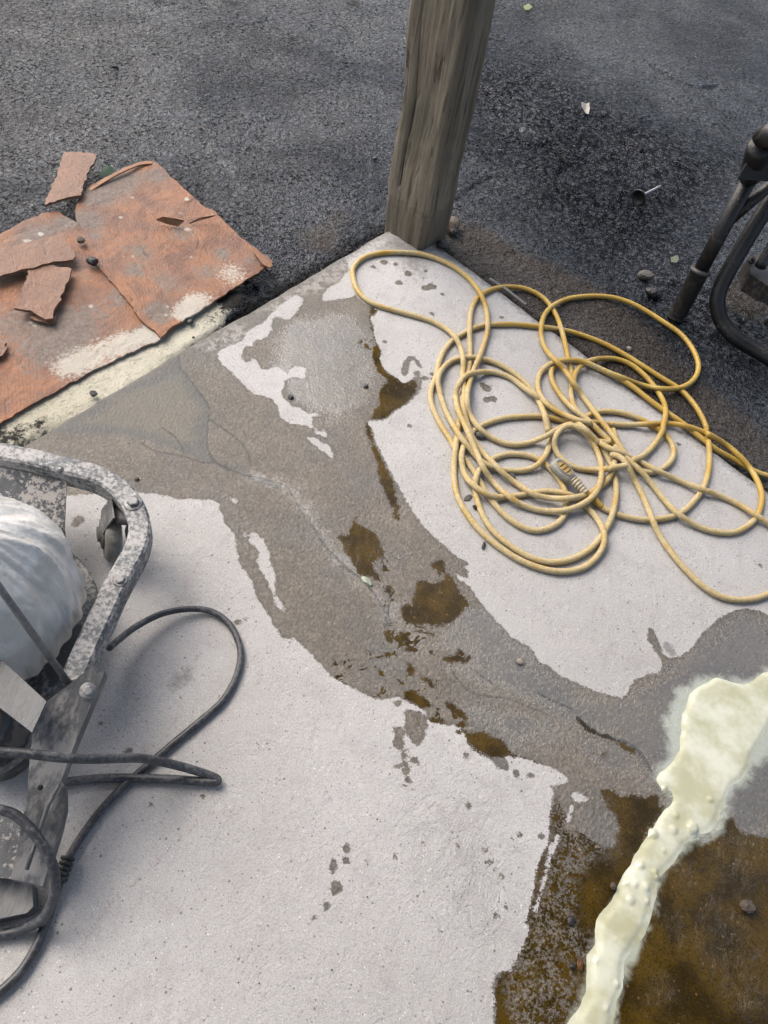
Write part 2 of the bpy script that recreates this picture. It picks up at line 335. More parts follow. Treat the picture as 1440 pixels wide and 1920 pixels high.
HALO = [(1470, 1255), (1400, 1275), (1340, 1270), (1300, 1278), (1270, 1300), (1248, 1345), (1255, 1400), (1230, 1460), (1262, 1500), (1225, 1560), (1190, 1630), (1150, 1700), (1122, 1760), (1105, 1840), (1070, 1920), (1030, 2010), (1130, 2000), (1165, 1850), (1200, 1770), (1228, 1700), (1240, 1640),
 (1290, 1590), (1350, 1555), (1375, 1500), (1410, 1450), (1470, 1380)]
CRACKS = [([(333, 664), (336, 690), (350, 705), (372, 735), (391, 765), (388, 795), (389, 840), (402, 865), (430, 882), (480, 897), (530, 910), (548, 930), (562, 955), (590, 995), (618, 1035), (655, 1070), (676, 1085), (705, 1120), (720, 1150), (724, 1168)], .0022),
 ([(392, 787), (420, 806), (445, 825), (463, 848), (470, 875)], .0022), ([(262, 829), (290, 846), (340, 856), (380, 868), (400, 868)], .002), ([(300, 800), (330, 822), (345, 850)], .0018), ([(425, 868), (424, 880), (440, 884), (446, 872)], .0016),
 ([(718, 1100), (730, 1115), (725, 1150), (731, 1165), (720, 1172)], .003), ([(845, 1248), (858, 1275), (890, 1300), (950, 1310), (990, 1325), (1030, 1340)], .0012), ([(1000, 1295), (1040, 1315), (1075, 1330)], .0012), ([(1082, 1345), (1120, 1375), (1170, 1390), (1200, 1412), (1228, 1460)], .003), ([(880, 1250), (915, 1275), (940, 1295)], .0015)]

C0 = G(761, 409)[:2]; Ue = G(332, 661)[:2]-C0; Ue /= np.linalg.norm(Ue); Ve = G(1440, 919)[:2]-C0; Ve /= np.linalg.norm(Ve)
def uv_of(Q):
    A = np.array([Ue, Ve]).T; return np.linalg.solve(A, (Q-C0).T).T
def axis(fine_a, fine_b, step, lo, hi):
    a = [fine_a]; s = step
    while a[-1] > lo: s *= 1.25; a.append(a[-1]-s)
    b = [fine_b]; s = step
    while b[-1] < hi: s *= 1.25; b.append(b[-1]+s)
    mid = np.arange(fine_a, fine_b, step); return np.r_[np.array(a[1:])[::-1], mid, np.array(b)]

# ---------------------------------------------------------------- concrete slab
def slab_material():
    m = M('wet_and_dry_concrete')
    wet_d, br_d, sky_film_d, slate_d, crack, halo, smudge, edge = [m.attr(a) for a in ('wet', 'brown', 'sky_film', 'slate', 'crack', 'halo', 'smudge', 'edge')]
    n_f = m.noise(420, 4, .6); n_m = m.noise(90, 4, .6); n_l = m.noise(9, 4, .6); n_xl = m.noise(2.3, 3, .5); n_g = m.noise(900, 2, .6)
    e = m.add(m.mul(m.sub(n_m, .5), .015), m.mul(m.sub(n_f, .5), .011))
    wet = m.ss(m.sub(wet_d, e), .0012, -.0012)
    drying = m.mul(m.ss(m.add(m.attr('dryz'), m.mul(m.sub(n_l, .5), .8)), .35, .75), m.ss(m.noise(48, 6, .75), .46, .53))
    brown = m.ss(m.sub(br_d, m.add(m.mul(m.sub(m.noise(40, 6, .7), .5), .030), m.mul(m.sub(n_f, .5), .016))), .002, -.002)
    frag = m.mul(m.ss(m.noise(34, 5, .62, dist=.8), .555, .575), m.ss(m.add(m.attr('bpatch'), m.mul(m.sub(n_l, .5), .8)), .3, .6)); brown = m.mx(brown, frag)
    gr_ = m.mul(m.ss(m.add(m.attr('grit_glint'), m.mul(m.sub(n_l, .5), .6)), .2, .7), m.ss(m.add(m.mul(m.noise(240, 4, .7), .6), m.mul(m.noise(60, 4, .6), .4)), .46, .55)); brown = m.mul(m.sub(brown, m.mul(gr_, m.mul(brown, .62))), wet)  # pale grit, also painted in for sky ripples mirrored in the brown water
    sky_film = m.mul(m.mul(m.ss(m.add(sky_film_d, m.mul(m.sub(m.noise(14, 6, .7), .5), .12)), .02, -.03), wet), m.lerp(m.ss(m.noise(110, 5, .7), .60, .45), .45, 1))
    # dry concrete: chalky pale, pores, fine sand
    dry = m.mix(m.ss(n_xl, .3, .7), (.47, .463, .455), (.56, .556, .555))
    dry = m.mix(m.mul(m.ss(m.noise(14, 6, .7), .50, .68), .5), dry, (.40, .385, .38))
    dry = m.mix(m.mul(m.ss(n_f, .50, .64), .5), dry, (.30, .295, .29))
    dry = m.mix(m.mul(m.ss(n_g, .56, .68), .6), dry, (.80, .80, .80)); dry = m.mix(m.mul(m.ss(m.noise(620, 3, .7), .60, .68), .65), dry, (.17, .165, .16))
    rl = m.attr('rustline'); dry = m.mix(m.mul(m.ss(m.add(rl, m.mul(m.sub(n_m, .5), .012)), .004, .0), m.mul(m.ss(n_f, .45, .6), .6)), dry, (.33, .22, .15))
    scf = m.noise(30, 6, .75, vec=m.scale(m.co, (1, .22, 1), .7), dist=.4); dry = m.mix(m.mul(m.ss(scf, .56, .72), .4), dry, (.36, .345, .33)); dry = m.mix(m.mul(m.ss(m.noise(22, 6, .8), .40, .28), .5), dry, (.72, .72, .72))
    hs_ = m.math('ABSOLUTE', m.sub(m.noise(7, 5, .6, vec=m.scale(m.co, (1, .35, 1), -.9), dist=.5), .5)); dry = m.mix(m.mul(m.ss(hs_, .006, .0), m.mul(m.ss(m.noise(9, 3), .5, .62), .45)), dry, (.34, .325, .305))
    dry = m.mix(m.mul(m.ss(m.vor(34), .10, .04), m.mul(m.ss(m.noise(8, 2), .52, .6), .5)), dry, (.27, .26, .25))
    pores = m.mul(m.ss(m.vor(120), .20, .12), m.ss(m.noise(70, 3), .48, .58)); dry = m.mix(m.mul(pores, .8), dry, (.17, .16, .15)); flk = m.mul(m.ss(m.vor(150), .20, .12), m.ss(m.noise(60, 3), .50, .60)); dry = m.mix(m.mul(flk, .7), dry, (.85, .85, .84)); pores = m.mul(m.ss(m.vor(60), .14, .09), m.ss(m.noise(30, 2), .50, .60)); dry = m.mix(m.mul(pores, .75), dry, (.13, .125, .12))
    dry = m.mix(m.mul(m.ss(m.add(smudge, m.mul(m.sub(m.noise(70, 6, .75), .5), 1.3)), .45, .95), .65), dry, (.17, .165, .16))
    # damp concrete: sand and small aggregate showing
    agg = m.vor(230, out=1); aggr = m.sep(agg, 0)
    damp = m.mix(m.ss(n_l, .35, .65), (.108, .087, .061), (.162, .133, .096))
    damp = m.mix(m.mul(m.ss(m.noise(5, 3), .45, .62), .6), damp, (.110, .110, .106))
    damp = m.mix(m.mul(m.ss(aggr, .55, 1), .35), damp, (.30, .27, .22)); damp = m.mix(m.mul(m.ss(aggr, .5, .1), .6), damp, (.07, .062, .052)); damp = m.mix(m.mul(m.ss(n_g, .58, .7), .55), damp, (.40, .37, .33))
    peb = m.mul(m.ss(m.vor(95), .22, .16), m.ss(m.sep(m.vor(95, out=1), 1), .80, .84))
    pebc = m.mix(m.sep(m.vor(95, out=1), 2), (.33, .20, .12), (.36, .33, .27)); damp = m.mix(m.mul(peb, .7), damp, pebc)
    # grey of the reflected sky, painted into the colour as a film over the damp surface
    sky_fcol = m.mix(m.ss(m.noise(7, 3), .35, .65), (.112, .110, .101), (.156, .141, .115)); sky_fcol = m.mix(m.mul(m.ss(n_f, .5, .7), .25), sky_fcol, (.12, .12, .115))
    damp = m.mix(m.mul(sky_film, .8), damp, sky_fcol); damp = m.mix(m.mul(m.ss(m.noise(26, 5, .7), .54, .64), .35), damp, (.085, .08, .07))
    sl = m.mul(m.ss(m.add(slate_d, m.mul(m.sub(n_m, .5), .01)), .003, -.004), wet)
    scol = m.mix(m.ss(m.add(slate_d, m.mul(m.sub(m.noise(30, 4), .5), .05)), -.035, -.01), (.155, .145, .105), (.075, .085, .088))
    scol = m.mix(m.mul(m.ss(m.noise(120, 5, .7), .5, .65), .35), scol, (.07, .075, .075)); damp = m.mix(m.mul(sl, .65), damp, scol)
    # clear brown water over silt, painted where no sky is mirrored
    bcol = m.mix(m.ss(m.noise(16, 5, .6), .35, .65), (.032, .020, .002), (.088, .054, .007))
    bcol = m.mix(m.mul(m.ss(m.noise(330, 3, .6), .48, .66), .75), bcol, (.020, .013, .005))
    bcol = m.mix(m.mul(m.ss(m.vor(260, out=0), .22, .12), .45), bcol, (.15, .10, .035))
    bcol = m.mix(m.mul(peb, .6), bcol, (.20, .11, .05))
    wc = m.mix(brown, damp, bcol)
    shore = m.mul(m.ss(m.math('ABSOLUTE', m.sub(wet_d, m.sub(e, .003))), .004, .0), wet); wc = m.mix(m.mul(shore, .45), wc, (.075, .062, .045))
    wc = m.mix(m.mul(m.ss(m.math('ABSOLUTE', m.sub(br_d, e)), .003, .0), m.mul(wet, .4)), wc, (.05, .04, .02))
    ck = m.mul(m.mul(m.ss(crack, .0014, -.0004), wet), m.ss(m.noise(18, 3), .30, .42)); wc = m.mix(m.mul(ck, .75), wc, (.028, .028, .025))
    c = m.mix(wet, dry, wc); c = m.mix(m.mul(drying, m.mul(wet, .8)), c, (.40, .375, .345))
    grit = m.mul(m.ss(m.add(edge, m.mul(m.sub(n_m, .5), .05)), .035, .0), .75); c = m.mix(grit, c, (.10, .095, .085))
    hm = m.mul(m.ss(m.add(halo, m.mul(m.sub(m.noise(30, 6, .65, dist=.5), .5), .045)), .010, -.010), wet)
    c = m.mix(m.mul(hm, .85), c, (.50, .545, .46)); m.set('Base Color', c)
    dampn = m.sub(wet, m.mul(wet, m.mx(brown, m.mul(sky_film, .8))))
    ro = m.lerp(wet, .95, m.lerp(sky_film, .30, .10)); ro = m.lerp(brown, ro, .05); m.set('Roughness', ro)
    m.set('Specular IOR Level', m.lerp(wet, .2, m.lerp(brown, .95, .2))); m.set('Coat Weight', m.lerp(brown, m.mul(sky_film, 1.0), m.lerp(m.attr('ripple'), .35, 1.0))); m.set('Coat Roughness', .04); m.set('Coat IOR', 1.33)
    h = m.add(m.mul(n_f, .5), m.mul(m.noise(150, 5, .65), 1.0)); amp = m.lerp(wet, .0016, m.lerp(brown, m.lerp(sky_film, .0055, .0007), .0004))
    h2 = m.mul(m.sub(0, m.ss(crack, .001, -.001)), wet)
    b1 = m.bump(h, amp, .9); b1 = m.bump(h2, .002, .3, b1)
    b1 = m.bump(m.mul(m.sub(1, wet), m.noise(24, 6, .75, dist=.8)), m.lerp(m.attr('wrinkle'), .005, .016), .6, b1); b1 = m.bump(wet, .0012, .3, b1)
    m.set('Normal', b1)
    rip = m.bump(m.noise(42, 4, .6, dist=1.2), m.lerp(m.attr('ripple'), .004, .045), .8); m.set('Coat Normal', rip)
    return m.m
us = axis(0.0, 2.3, .0042, -.0001, 5.0); vs = axis(0.0, 2.3, .0042, -.0001, 5.0)
us = us[us >= -1e-9]; vs = vs[vs >= -1e-9]
gu, gv, F = grid(us, vs); jag = .006*fbm(gu, gv, 14, 4, 3)
Q = C0+gu[:, None]*Ue+gv[:, None]*Ve
en = lambda t: np.exp(-t/.02)
Q = Q+(jag*en(gu))[:, None]*Ue+(jag*en(gv))[:, None]*Ve
d = wsdf_full = sdf(Q, catmull(GP(WET), 2, True))
for p in WET_ADD: d = np.minimum(d, wsdf(Q, p))
for x, y, r in WET_C:
    c = G(x, y)[:2]; rr = np.linalg.norm(G(x+r, y)[:2]-c); d = np.minimum(d, np.linalg.norm(Q-c, axis=1)-rr)
for p in DRY: d = np.maximum(d, -wsdf(Q, p))
br = np.full(len(Q), .12)
for p in BROWN[:-1]: br = np.minimum(br, wsdf(Q, p, 0, 2))
br = np.minimum(br, sdf(Q, GP(BROWN[-1])))
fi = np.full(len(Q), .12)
for p in SKY_FILM: fi = np.minimum(fi, wsdf(Q, p))
st = wsdf(Q, SLATE[0]); ha = sdf(Q, catmull(GP(HALO), 2, True))
cr = np.full(len(Q), 1.0)
for p, w in CRACKS: cr = np.minimum(cr, np.abs(sdf(Q, catmull(GP(p), 4), False))-w)
cr = cr+.0015*fbm(Q[:, 0], Q[:, 1], 40, 3, 5)
sm = blobs(Q, [(740, 455, 34, .75), (790, 475, 34, .7), (850, 478, 30, .7), (880, 500, 22, .5), (700, 470, 30, .5), (150, 990, 30, .3), (500, 1560, 60, .18), (620, 1800, 90, .18), (300, 1690, 60, .2), (560, 1330, 40, .2), (345, 1270, 34, .75), (375, 1235, 15, .5), (320, 1290, 16, .4), (230, 1490, 12, .5), (800, 520, 55, .42), (760, 500, 40, .4), (860, 560, 40, .25), (1180, 770, 60, .4), (1260, 850, 50, .35), (1200, 720, 50, .45), (1000, 640, 60, .22), (960, 560, 40, .3),
 (1380, 1010, 60, .35), (1280, 960, 60, .3), (430, 1480, 35, .25), (60, 1720, 70, .25), (250, 1200, 90, .15), (850, 1630, 60, .2), (1250, 1210, 12, .9), (1262, 1225, 12, .8), (240, 1410, 9, .6), (860, 1380, 60, .12)])
eg = np.minimum(gu, gv)
rl = np.abs(sdf(Q, catmull(GP([(395, 1520), (335, 1575), (270, 1640), (200, 1700), (150, 1780), (110, 1820)]), 3), False))
wk = np.clip(blobs(Q, [(880, 1640, 70), (820, 1570, 60), (900, 1730, 40), (800, 1430, 60, .6), (900, 1500, 50, .6)]), 0, 1)
dz = blobs(Q, [(420, 620, 50), (500, 560, 55), (580, 520, 55), (650, 490, 50), (700, 460, 40), (380, 640, 30)])
bp = blobs(Q, [(770, 1260, 60), (700, 1280, 50), (830, 1360, 45), (760, 1190, 40), (720, 1120, 30), (660, 1255, 40), (900, 1400, 30), (1120, 1400, 35, .6), (830, 1080, 25, .8), (730, 1060, 25, .8), (690, 650, 25, .7)])
rp = np.clip(blobs(Q, [(1385, 1640, 40), (1360, 1740, 38), (1350, 1790, 30), (1285, 1630, 20), (1400, 1570, 35), (1270, 1740, 20), (1140, 1560, 20, .8), (1150, 1600, 16, .8), (1240, 1860, 22), (1400, 1860, 30)]), 0, 1)
gt = blobs(Q, [(1100, 1530, 60), (1060, 1580, 50), (1050, 1680, 45, .8), (1010, 1760, 50), (1000, 1870, 60), (1100, 1780, 40, .6), (1080, 1880, 40, .6), (1420, 1800, 30, .4)])
crg = np.clip(-(cr-.003)/.003, 0, 1)
z = .0012*fbm(Q[:, 0], Q[:, 1], 12, 4)+.004*fbm(Q[:, 0], Q[:, 1], 1.2, 2, 8)-.008*np.exp(-eg/.006)
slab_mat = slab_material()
nu, nv = len(us), len(vs); idx = np.arange(nu*nv).reshape(nu, nv)
skirt = []; ring = np.r_[idx[:, 0][::-1], idx[0, 1:]]; base0 = nu*nv
V = np.c_[Q, z]; low = V[ring].copy(); low[:, 2] = -.09; V = np.vstack([V, low])
for i in range(len(ring)-1): skirt.append((ring[i], base0+i, base0+i+1, ring[i+1]))
F = np.vstack([F, np.array(skirt)])[:, ::-1].copy()
ext = lambda a: np.r_[a, a[ring]]
slab = mesh_obj('concrete_floor', V, F, slab_mat, attrs=dict(wet=ext(d), brown=ext(br), sky_film=ext(fi), slate=ext(st), ripple=ext(rp), rustline=ext(rl), wrinkle=ext(wk), dryz=ext(dz), bpatch=ext(bp), grit_glint=ext(gt), crack=ext(cr), halo=ext(ha), smudge=ext(sm), edge=ext(eg)))
tag(slab, kind='structure')

# ---------------------------------------------------------------- asphalt yard
CREAM = [(-60, 800), (0, 770), (160, 685), (290, 612), (330, 590), (390, 555), (430, 540), (458, 552), (425, 590), (412, 612), (340, 660), (300, 690), (240, 730), (190, 765), (105, 800), (40, 830), (-60, 880)]
def asphalt_material():
    m = M('wet_asphalt'); cream, dirt, smoo, gap, oil, rough = [m.attr(a) for a in ('cream', 'dirt', 'smoo', 'gap', 'oil', 'rough')]
    n_m = m.noise(55, 5, .62); n_f = m.noise(260, 4, .65); n_l = m.noise(3, 4, .6); n_s = m.noise(520, 3, .6)
    w = m.t.nodes.new('ShaderNodeVectorMath'); w.operation = 'ADD'; m.t.links.new(m.co, w.inputs[0])
    cn = m.t.nodes.new('ShaderNodeTexNoise'); cn.inputs['Scale'].default_value = 60; m.t.links.new(m.co, cn.inputs['Vector'])
    sc_ = m.t.nodes.new('ShaderNodeVectorMath'); sc_.operation = 'SCALE'; m.t.links.new(cn.outputs['Color'], sc_.inputs[0]); sc_.inputs['Scale'].default_value = .012; m.t.links.new(sc_.outputs[0], w.inputs[1]); wv = w.outputs[0]
    v1 = m.vor(62, vec=wv); v2 = m.vor(170, vec=wv); stone_h = m.ss(v1, .75, .1); fine_h = m.ss(v2, .7, .1)
    hgt = m.add(m.mul(stone_h, .55), m.mul(fine_h, .45)); tone = m.sep(m.vor(170, out=1, vec=wv), 0)
    pit = m.mul(m.ss(m.sub(m.noise(95, 5, .62), m.mul(m.sub(m.noise(9, 4, .6), .5), .22)), .430, .365), 1.0)
    c = m.mix(m.ss(n_l, .35, .65), (.013, .018, .028), (.026, .034, .050)); c = m.mix(m.mul(m.ss(tone, .5, 1), m.lerp(rough, .22, .5)), c, (.06, .066, .080))
    c = m.mix(m.mul(m.ss(n_s, .56, .68), m.lerp(rough, .22, .5)), c, (.13, .138, .155)); c = m.mix(m.mul(m.ss(hgt, .40, .18), m.lerp(rough, .5, .8)), c, (.006, .006, .008))
    c = m.mix(m.mul(m.ss(m.vor(160), .10, .06), m.ss(m.noise(12, 2), .5, .62)), c, (.20, .19, .18)); c = m.mix(m.mul(pit, .85), c, (.005, .005, .006))
    dm = m.ss(m.add(dirt, m.mul(m.sub(n_m, .5), .6)), .3, .75); dc = m.mix(m.ss(n_f, .42, .6), (.026, .021, .018), (.095, .079, .066)); dc = m.mix(m.mul(m.ss(n_s, .56, .68), .6), dc, (.19, .17, .15)); c = m.mix(m.mul(dm, .88), c, dc)  # dirt colour, also used for the painted tree reflection at upper left
    sm_ = m.ss(m.add(smoo, m.mul(m.sub(n_m, .5), .6)), .3, .7); c = m.mix(m.mul(sm_, .5), c, (.035, .034, .030))
    cm = m.ss(m.add(cream, m.mul(m.sub(n_m, .5), .03)), .004, -.006); spk = m.ss(m.noise(180, 6, .75), .57, .66)
    cc = m.mix(m.ss(n_l, .3, .7), (.47, .445, .35), (.58, .56, .46)); cc = m.mix(m.mul(spk, .8), cc, (.16, .145, .11))
    cc = m.mix(m.ss(m.add(oil, m.mul(m.sub(m.noise(60, 6, .75), .5), 1.4)), .40, .65), cc, (.040, .038, .034)); c = m.mix(cm, c, cc)
    gm_ = m.ss(m.add(gap, m.mul(m.sub(n_m, .5), .02)), .024, .004); c = m.mix(m.mul(gm_, .92), c, (.008, .0075, .007))
    m.set('Base Color', c)
    ro = m.lerp(m.ss(n_m, .3, .7), .10, .26); ro = m.lerp(dm, ro, .62); ro = m.lerp(sm_, ro, .16); ro = m.lerp(gm_, ro, .8); m.set('Roughness', m.lerp(cm, ro, .85))
    wetn = m.mul(m.lerp(m.ss(m.noise(1.7, 4, .6, dist=.5), .35, .62), .40, 1.0), m.lerp(m.mx(pit, m.mul(m.ss(hgt, .40, .15), m.lerp(rough, .45, 1))), 1, .12))
    m.set('Specular IOR Level', m.mul(m.lerp(m.mx(cm, gm_), .42, .15), wetn)).set('Coat Weight', m.mul(m.lerp(m.mx(m.mx(cm, gm_), dm), .34, .04), wetn)).set('Coat Roughness', .12).set('Coat IOR', 1.4)
    amp = m.lerp(sm_, m.lerp(rough, .0056, .015), .002); amp = m.lerp(cm, amp, .001)
    b = m.bump(m.sub(m.add(hgt, m.mul(n_f, .5)), m.mul(pit, .8)), amp, 1.0); b = m.bump(m.noise(28, 5, .65), m.lerp(sm_, m.lerp(rough, .010, .032), .002), .7, b); m.set('Normal', b).set('Coat Normal', b); return m.m
xs = axis(-1.7, 2.1, .006, -90, 90); ys = axis(.75, 3.3, .006, -60, 140)
gx, gy, F = grid(xs, ys); Q = np.c_[gx, gy]; uv = uv_of(Q)
inside = (uv[:, 0] > .0) & (uv[:, 1] > .0)
dist_out = np.where(uv[:, 0] < 0, np.where(uv[:, 1] < 0, np.hypot(uv[:, 0], uv[:, 1]), -uv[:, 0]), np.maximum(-uv[:, 1], 0)); dist_out = np.where(inside, 0, dist_out)
cre = sdf(Q, catmull(GP(CREAM, -.004), 3, True))
near = np.exp(-((gx-.1)**2+(gy-1.5)**2)/9)
z = -.022+.010*fbm(gx, gy, 2.2, 3, 11)+near*(.0050*fbm(gx, gy, 22, 3, 2)+.0035*np.abs(fbm(gx, gy, 70, 2, 13)))
rightpart = blobs(Q, [(1050, 260, 160), (980, 170, 110), (1250, 300, 110), (1350, 600, 120), (1150, 400, 150)], -.02)
z += near*np.clip(rightpart, 0, 1)*(.013*fbm(gx, gy, 26, 3, 21)-.010*np.clip(fbm(gx, gy, 12, 3, 31)-.25, 0, 1))
CRK = [[(905, 160), (940, 175), (985, 190), (1010, 215), (1035, 235), (1030, 262), (1000, 275), (960, 262), (935, 250)], [(1030, 262), (1060, 300), (1045, 340), (1080, 380)], [(1220, 120), (1260, 145), (1310, 165), (1345, 160)], [(1150, 260), (1200, 280), (1250, 300)], [(860, 370), (890, 345), (925, 325)]]
crk = np.full(len(Q), 1.0)
for p in CRK: crk = np.minimum(crk, np.abs(sdf(Q, catmull(GP(p, -.02), 4), False)))
z -= .010*np.exp(-(np.maximum(crk+.012*fbm(gx, gy, 30, 3, 4), 0)/.008)**2)
z -= .018*np.exp(-dist_out/.02)*(~inside)
rise = 1/(1+np.exp(np.clip((cre-.004)/.006, -30, 30))); z = z*(1-rise)+(-.005+.0015*fbm(gx, gy, 40, 3))*rise
z = np.where(inside & (np.minimum(uv[:, 0], uv[:, 1]) > .012), -.06, z)
dirt = blobs(Q, [(930, 520, 90), (1000, 560, 90), (1080, 600, 110), (1150, 680, 110), (1250, 800, 120), (1350, 850, 120), (880, 450, 60), (1400, 560, 60), (600, 450, 60, .7), (640, 400, 50, .5), (200, 90, 90, .35), (230, 180, 70, .3)], -.02)  # yard dirt; the two upper-left blobs paint a dark tree's reflection
smoo = blobs(Q, [(395, 275, 28, .6), (420, 310, 35, .6), (450, 350, 35, .5), (330, 232, 12, .9), (600, 130, 60, .35), (980, 240, 35, .6), (0, 170, 60, .3)], -.02)
oil = blobs(Q, [(440, 560, 42, 1.2), (395, 600, 22, .5), (20, 810, 50, .45), (80, 795, 22, .5), (0, 850, 60, .4)], -.01)
ground = mesh_obj('asphalt_yard', np.c_[Q, z], F, asphalt_material(), attrs=dict(cream=cre, dirt=dirt, smoo=smoo, gap=np.where(cre < .004, .1, np.where((uv[:, 1] < 0) & (uv[:, 0] > 0), dist_out*.36, dist_out*.62)), oil=oil, rough=np.clip(rightpart, 0, 1)))
tag(ground, kind='structure')
def grit(name, N, region, zf, smin, smax, mat):
    V = []; F = []; ico = np.array([(1, 0, 0), (-1, 0, 0), (0, 1, 0), (0, -1, 0), (0, 0, 1), (0, 0, -1)], float)
    tri = [(0, 2, 4), (2, 1, 4), (1, 3, 4), (3, 0, 4), (2, 0, 5), (1, 2, 5), (3, 1, 5), (0, 3, 5)]
    for _ in range(N):
        p = region(); s = RNG.uniform(smin, smax)*RNG.uniform(.5, 1); c = np.array([p[0], p[1], zf(p)+s*.25]); a = RNG.uniform(0, 6.28)
        q = ico*s*RNG.uniform(.5, 1.1, (6, 1)); q = q@np.array([[math.cos(a), -math.sin(a), 0], [math.sin(a), math.cos(a), 0], [0, 0, .6]])
        o = len(V); V += list(c+q); F += [tuple(o+i for i in t) for t in tri]
    return tag(mesh_obj(name, V, F, mat, smooth=False), kind='stuff')

# ---------------------------------------------------------------- porch roof over the slab (carried by the post; shades the floor)
def uvp(u, v, z=0): p = C0+u*Ue+v*Ve; return np.array([p[0], p[1], z])
wood_roof = simple('roof_boards', (.16, .125, .09), .8, bump=.002, sc=8)
roof = thing('porch_roof', 'timber porch roof carried by the post over the concrete floor', 'roof', tuple(uvp(0, 0, 2.55)))
RZ = 2.55
for k in range(20):
    a, b = -.25+k*.24, -.25+k*.24+.234
    Vv, Ff = plate_vf([uvp(a, -.25, RZ+.15), uvp(b, -.25, RZ+.15), uvp(b, 4.6, RZ+.15), uvp(a, 4.6, RZ+.15)], .02)
    mesh_obj('board', Vv, Ff, wood_roof, roof, smooth=False)
for (a, b) in (((-.05, -.05), (4.6, -.05)), ((-.05, -.05), (-.05, 4.6))):
    Vv, Ff = sweep_rect([uvp(*a, RZ+.05), uvp((a[0]+b[0])/2, (a[1]+b[1])/2, RZ+.05), uvp(*b, RZ+.05)], .07, .16)
    mesh_obj('beam', Vv, Ff, wood_roof, roof, smooth=False)
rebase(roof)

# ---------------------------------------------------------------- wooden post
def wood_material():
    m = M('weathered_post_wood'); v = m.scale(m.co, (1, 1, .07)); v2 = m.scale(m.co, (1, 1, .03))
    g = m.noise(90, 6, .7, vec=v, dist=.6); g2 = m.noise(26, 4, .6, vec=v2, dist=1.0); z_ = m.sep(m.co, 2)
    c = m.mix(m.ss(g2, .35, .65), (.200, .172, .128), (.330, .295, .230)); c = m.mix(m.mul(m.ss(g, .5, .68), .6), c, (.30, .27, .20)); c = m.mix(m.mul(m.ss(g, .46, .34), .75), c, (.045, .032, .020))
    c = m.mix(m.mul(m.ss(m.noise(5, 3), .5, .65), .5), c, (.11, .105, .075))
    low = m.ss(m.add(z_, m.mul(m.sub(m.noise(40, 4, .6), .5), .05)), .105, .085); c = m.mix(m.mul(low, .55), c, (.17, .145, .11))
    tide = m.mul(m.ss(m.math('ABSOLUTE', m.sub(m.add(z_, m.mul(m.sub(m.noise(55, 4, .7), .5), .05)), .10)), .006, .001), .25); c = m.mix(tide, c, (.05, .04, .025))
    ck = m.attr('split'); c = m.mix(m.ss(ck, .0025, .0005), c, (.012, .009, .006))
    m.set('Base Color', c).set('Roughness', .8).set('Specular IOR Level', .25)
    b = m.bump(g, .010, 1.0); b = m.bump(m.noise(14, 4, .6, vec=v), .010, .6, b); m.set('Normal', b); return m.m
pA, pB, pC = G(716, 424)[:2], G(792, 473)[:2], G(843, 436)[:2]; pD = pA+pC-pB
tl, tr = G(716-0, 424)[:2], None
ring = []
for a, b, n in ((pA, pB, 40), (pB, pC, 26), (pC, pD, 14), (pD, pA, 14)):
    for k in range(n): ring.append(a+(b-a)*k/n)
ring = np.array(ring); cen = (pA+pC)/2; n = len(ring)
sm_r = ring.copy()
for _ in range(3): sm_r = (np.roll(sm_r, 1, 0)+sm_r+np.roll(sm_r, -1, 0))/3
lean = np.array([-.030, .005]); zs = np.r_[np.arange(-.03, 1.15, .008), np.linspace(1.2, RZ+.03, 20)]
V = []; spl = []
peri = np.r_[0, np.cumsum(np.linalg.norm(np.diff(sm_r, axis=0), axis=1))]
for zz in zs:
    w = 1+.07*min(zz, .4)-.03*math.exp(-max(zz, 0)/.05)
    r = (sm_r-cen)*w
    per = peri
    dsp = .006*fbm(per*1.0, np.full(n, zz*.12), 45, 4, 1)+.007*fbm(per, np.full(n, zz*.5), 9, 3, 6)
    corner = np.exp(-((np.arange(n)-40)/3.0)**2)+np.exp(-(np.minimum(np.arange(n), n-np.arange(n))/3.0)**2)+np.exp(-((np.arange(n)-66)/3.0)**2)
    dsp -= corner*(.010*np.clip(vnoise(np.full(n, zz), np.arange(n)*.02, 9, 3)+.15, 0, 1)+.008*np.clip(vnoise(np.full(n, zz), np.zeros(n), 38, 4)+.1, 0, 1))
    sp1 = np.abs(np.arange(n)-(9+2.2*math.sin(zz*5)+.8*math.sin(zz*23)))*.0028; sp1 = sp1 if .13 < zz < 1.6 else np.full(n, 1.0)
    sp2 = np.abs(np.arange(n)-(30+1.2*math.sin(zz*7+1)))*.0028; sp2 = sp2+.002 if zz > .32 else np.full(n, 1.0)
    s_ = np.minimum(sp1, sp2); dsp -= .008*np.exp(-(s_/.0022)**2)
    rn = r/np.linalg.norm(r, axis=1)[:, None]; q = cen+lean*zz+r+rn*dsp[:, None]
    V.append(np.c_[q, np.full(n, zz)]); spl.append(s_)
V = np.vstack(V); F = []
for i in range(len(zs)-1):
    for k in range(n): F.append((i*n+k, i*n+(k+1) % n, (i+1)*n+(k+1) % n, (i+1)*n+k))
F.append(tuple((len(zs)-1)*n+k for k in range(n)))
post = mesh_obj('wooden_post', V, F, wood_material(), attrs=dict(split=np.concatenate(spl)))
tag(post, 'thick weathered timber post with a long split, standing on the corner of the concrete', 'post')

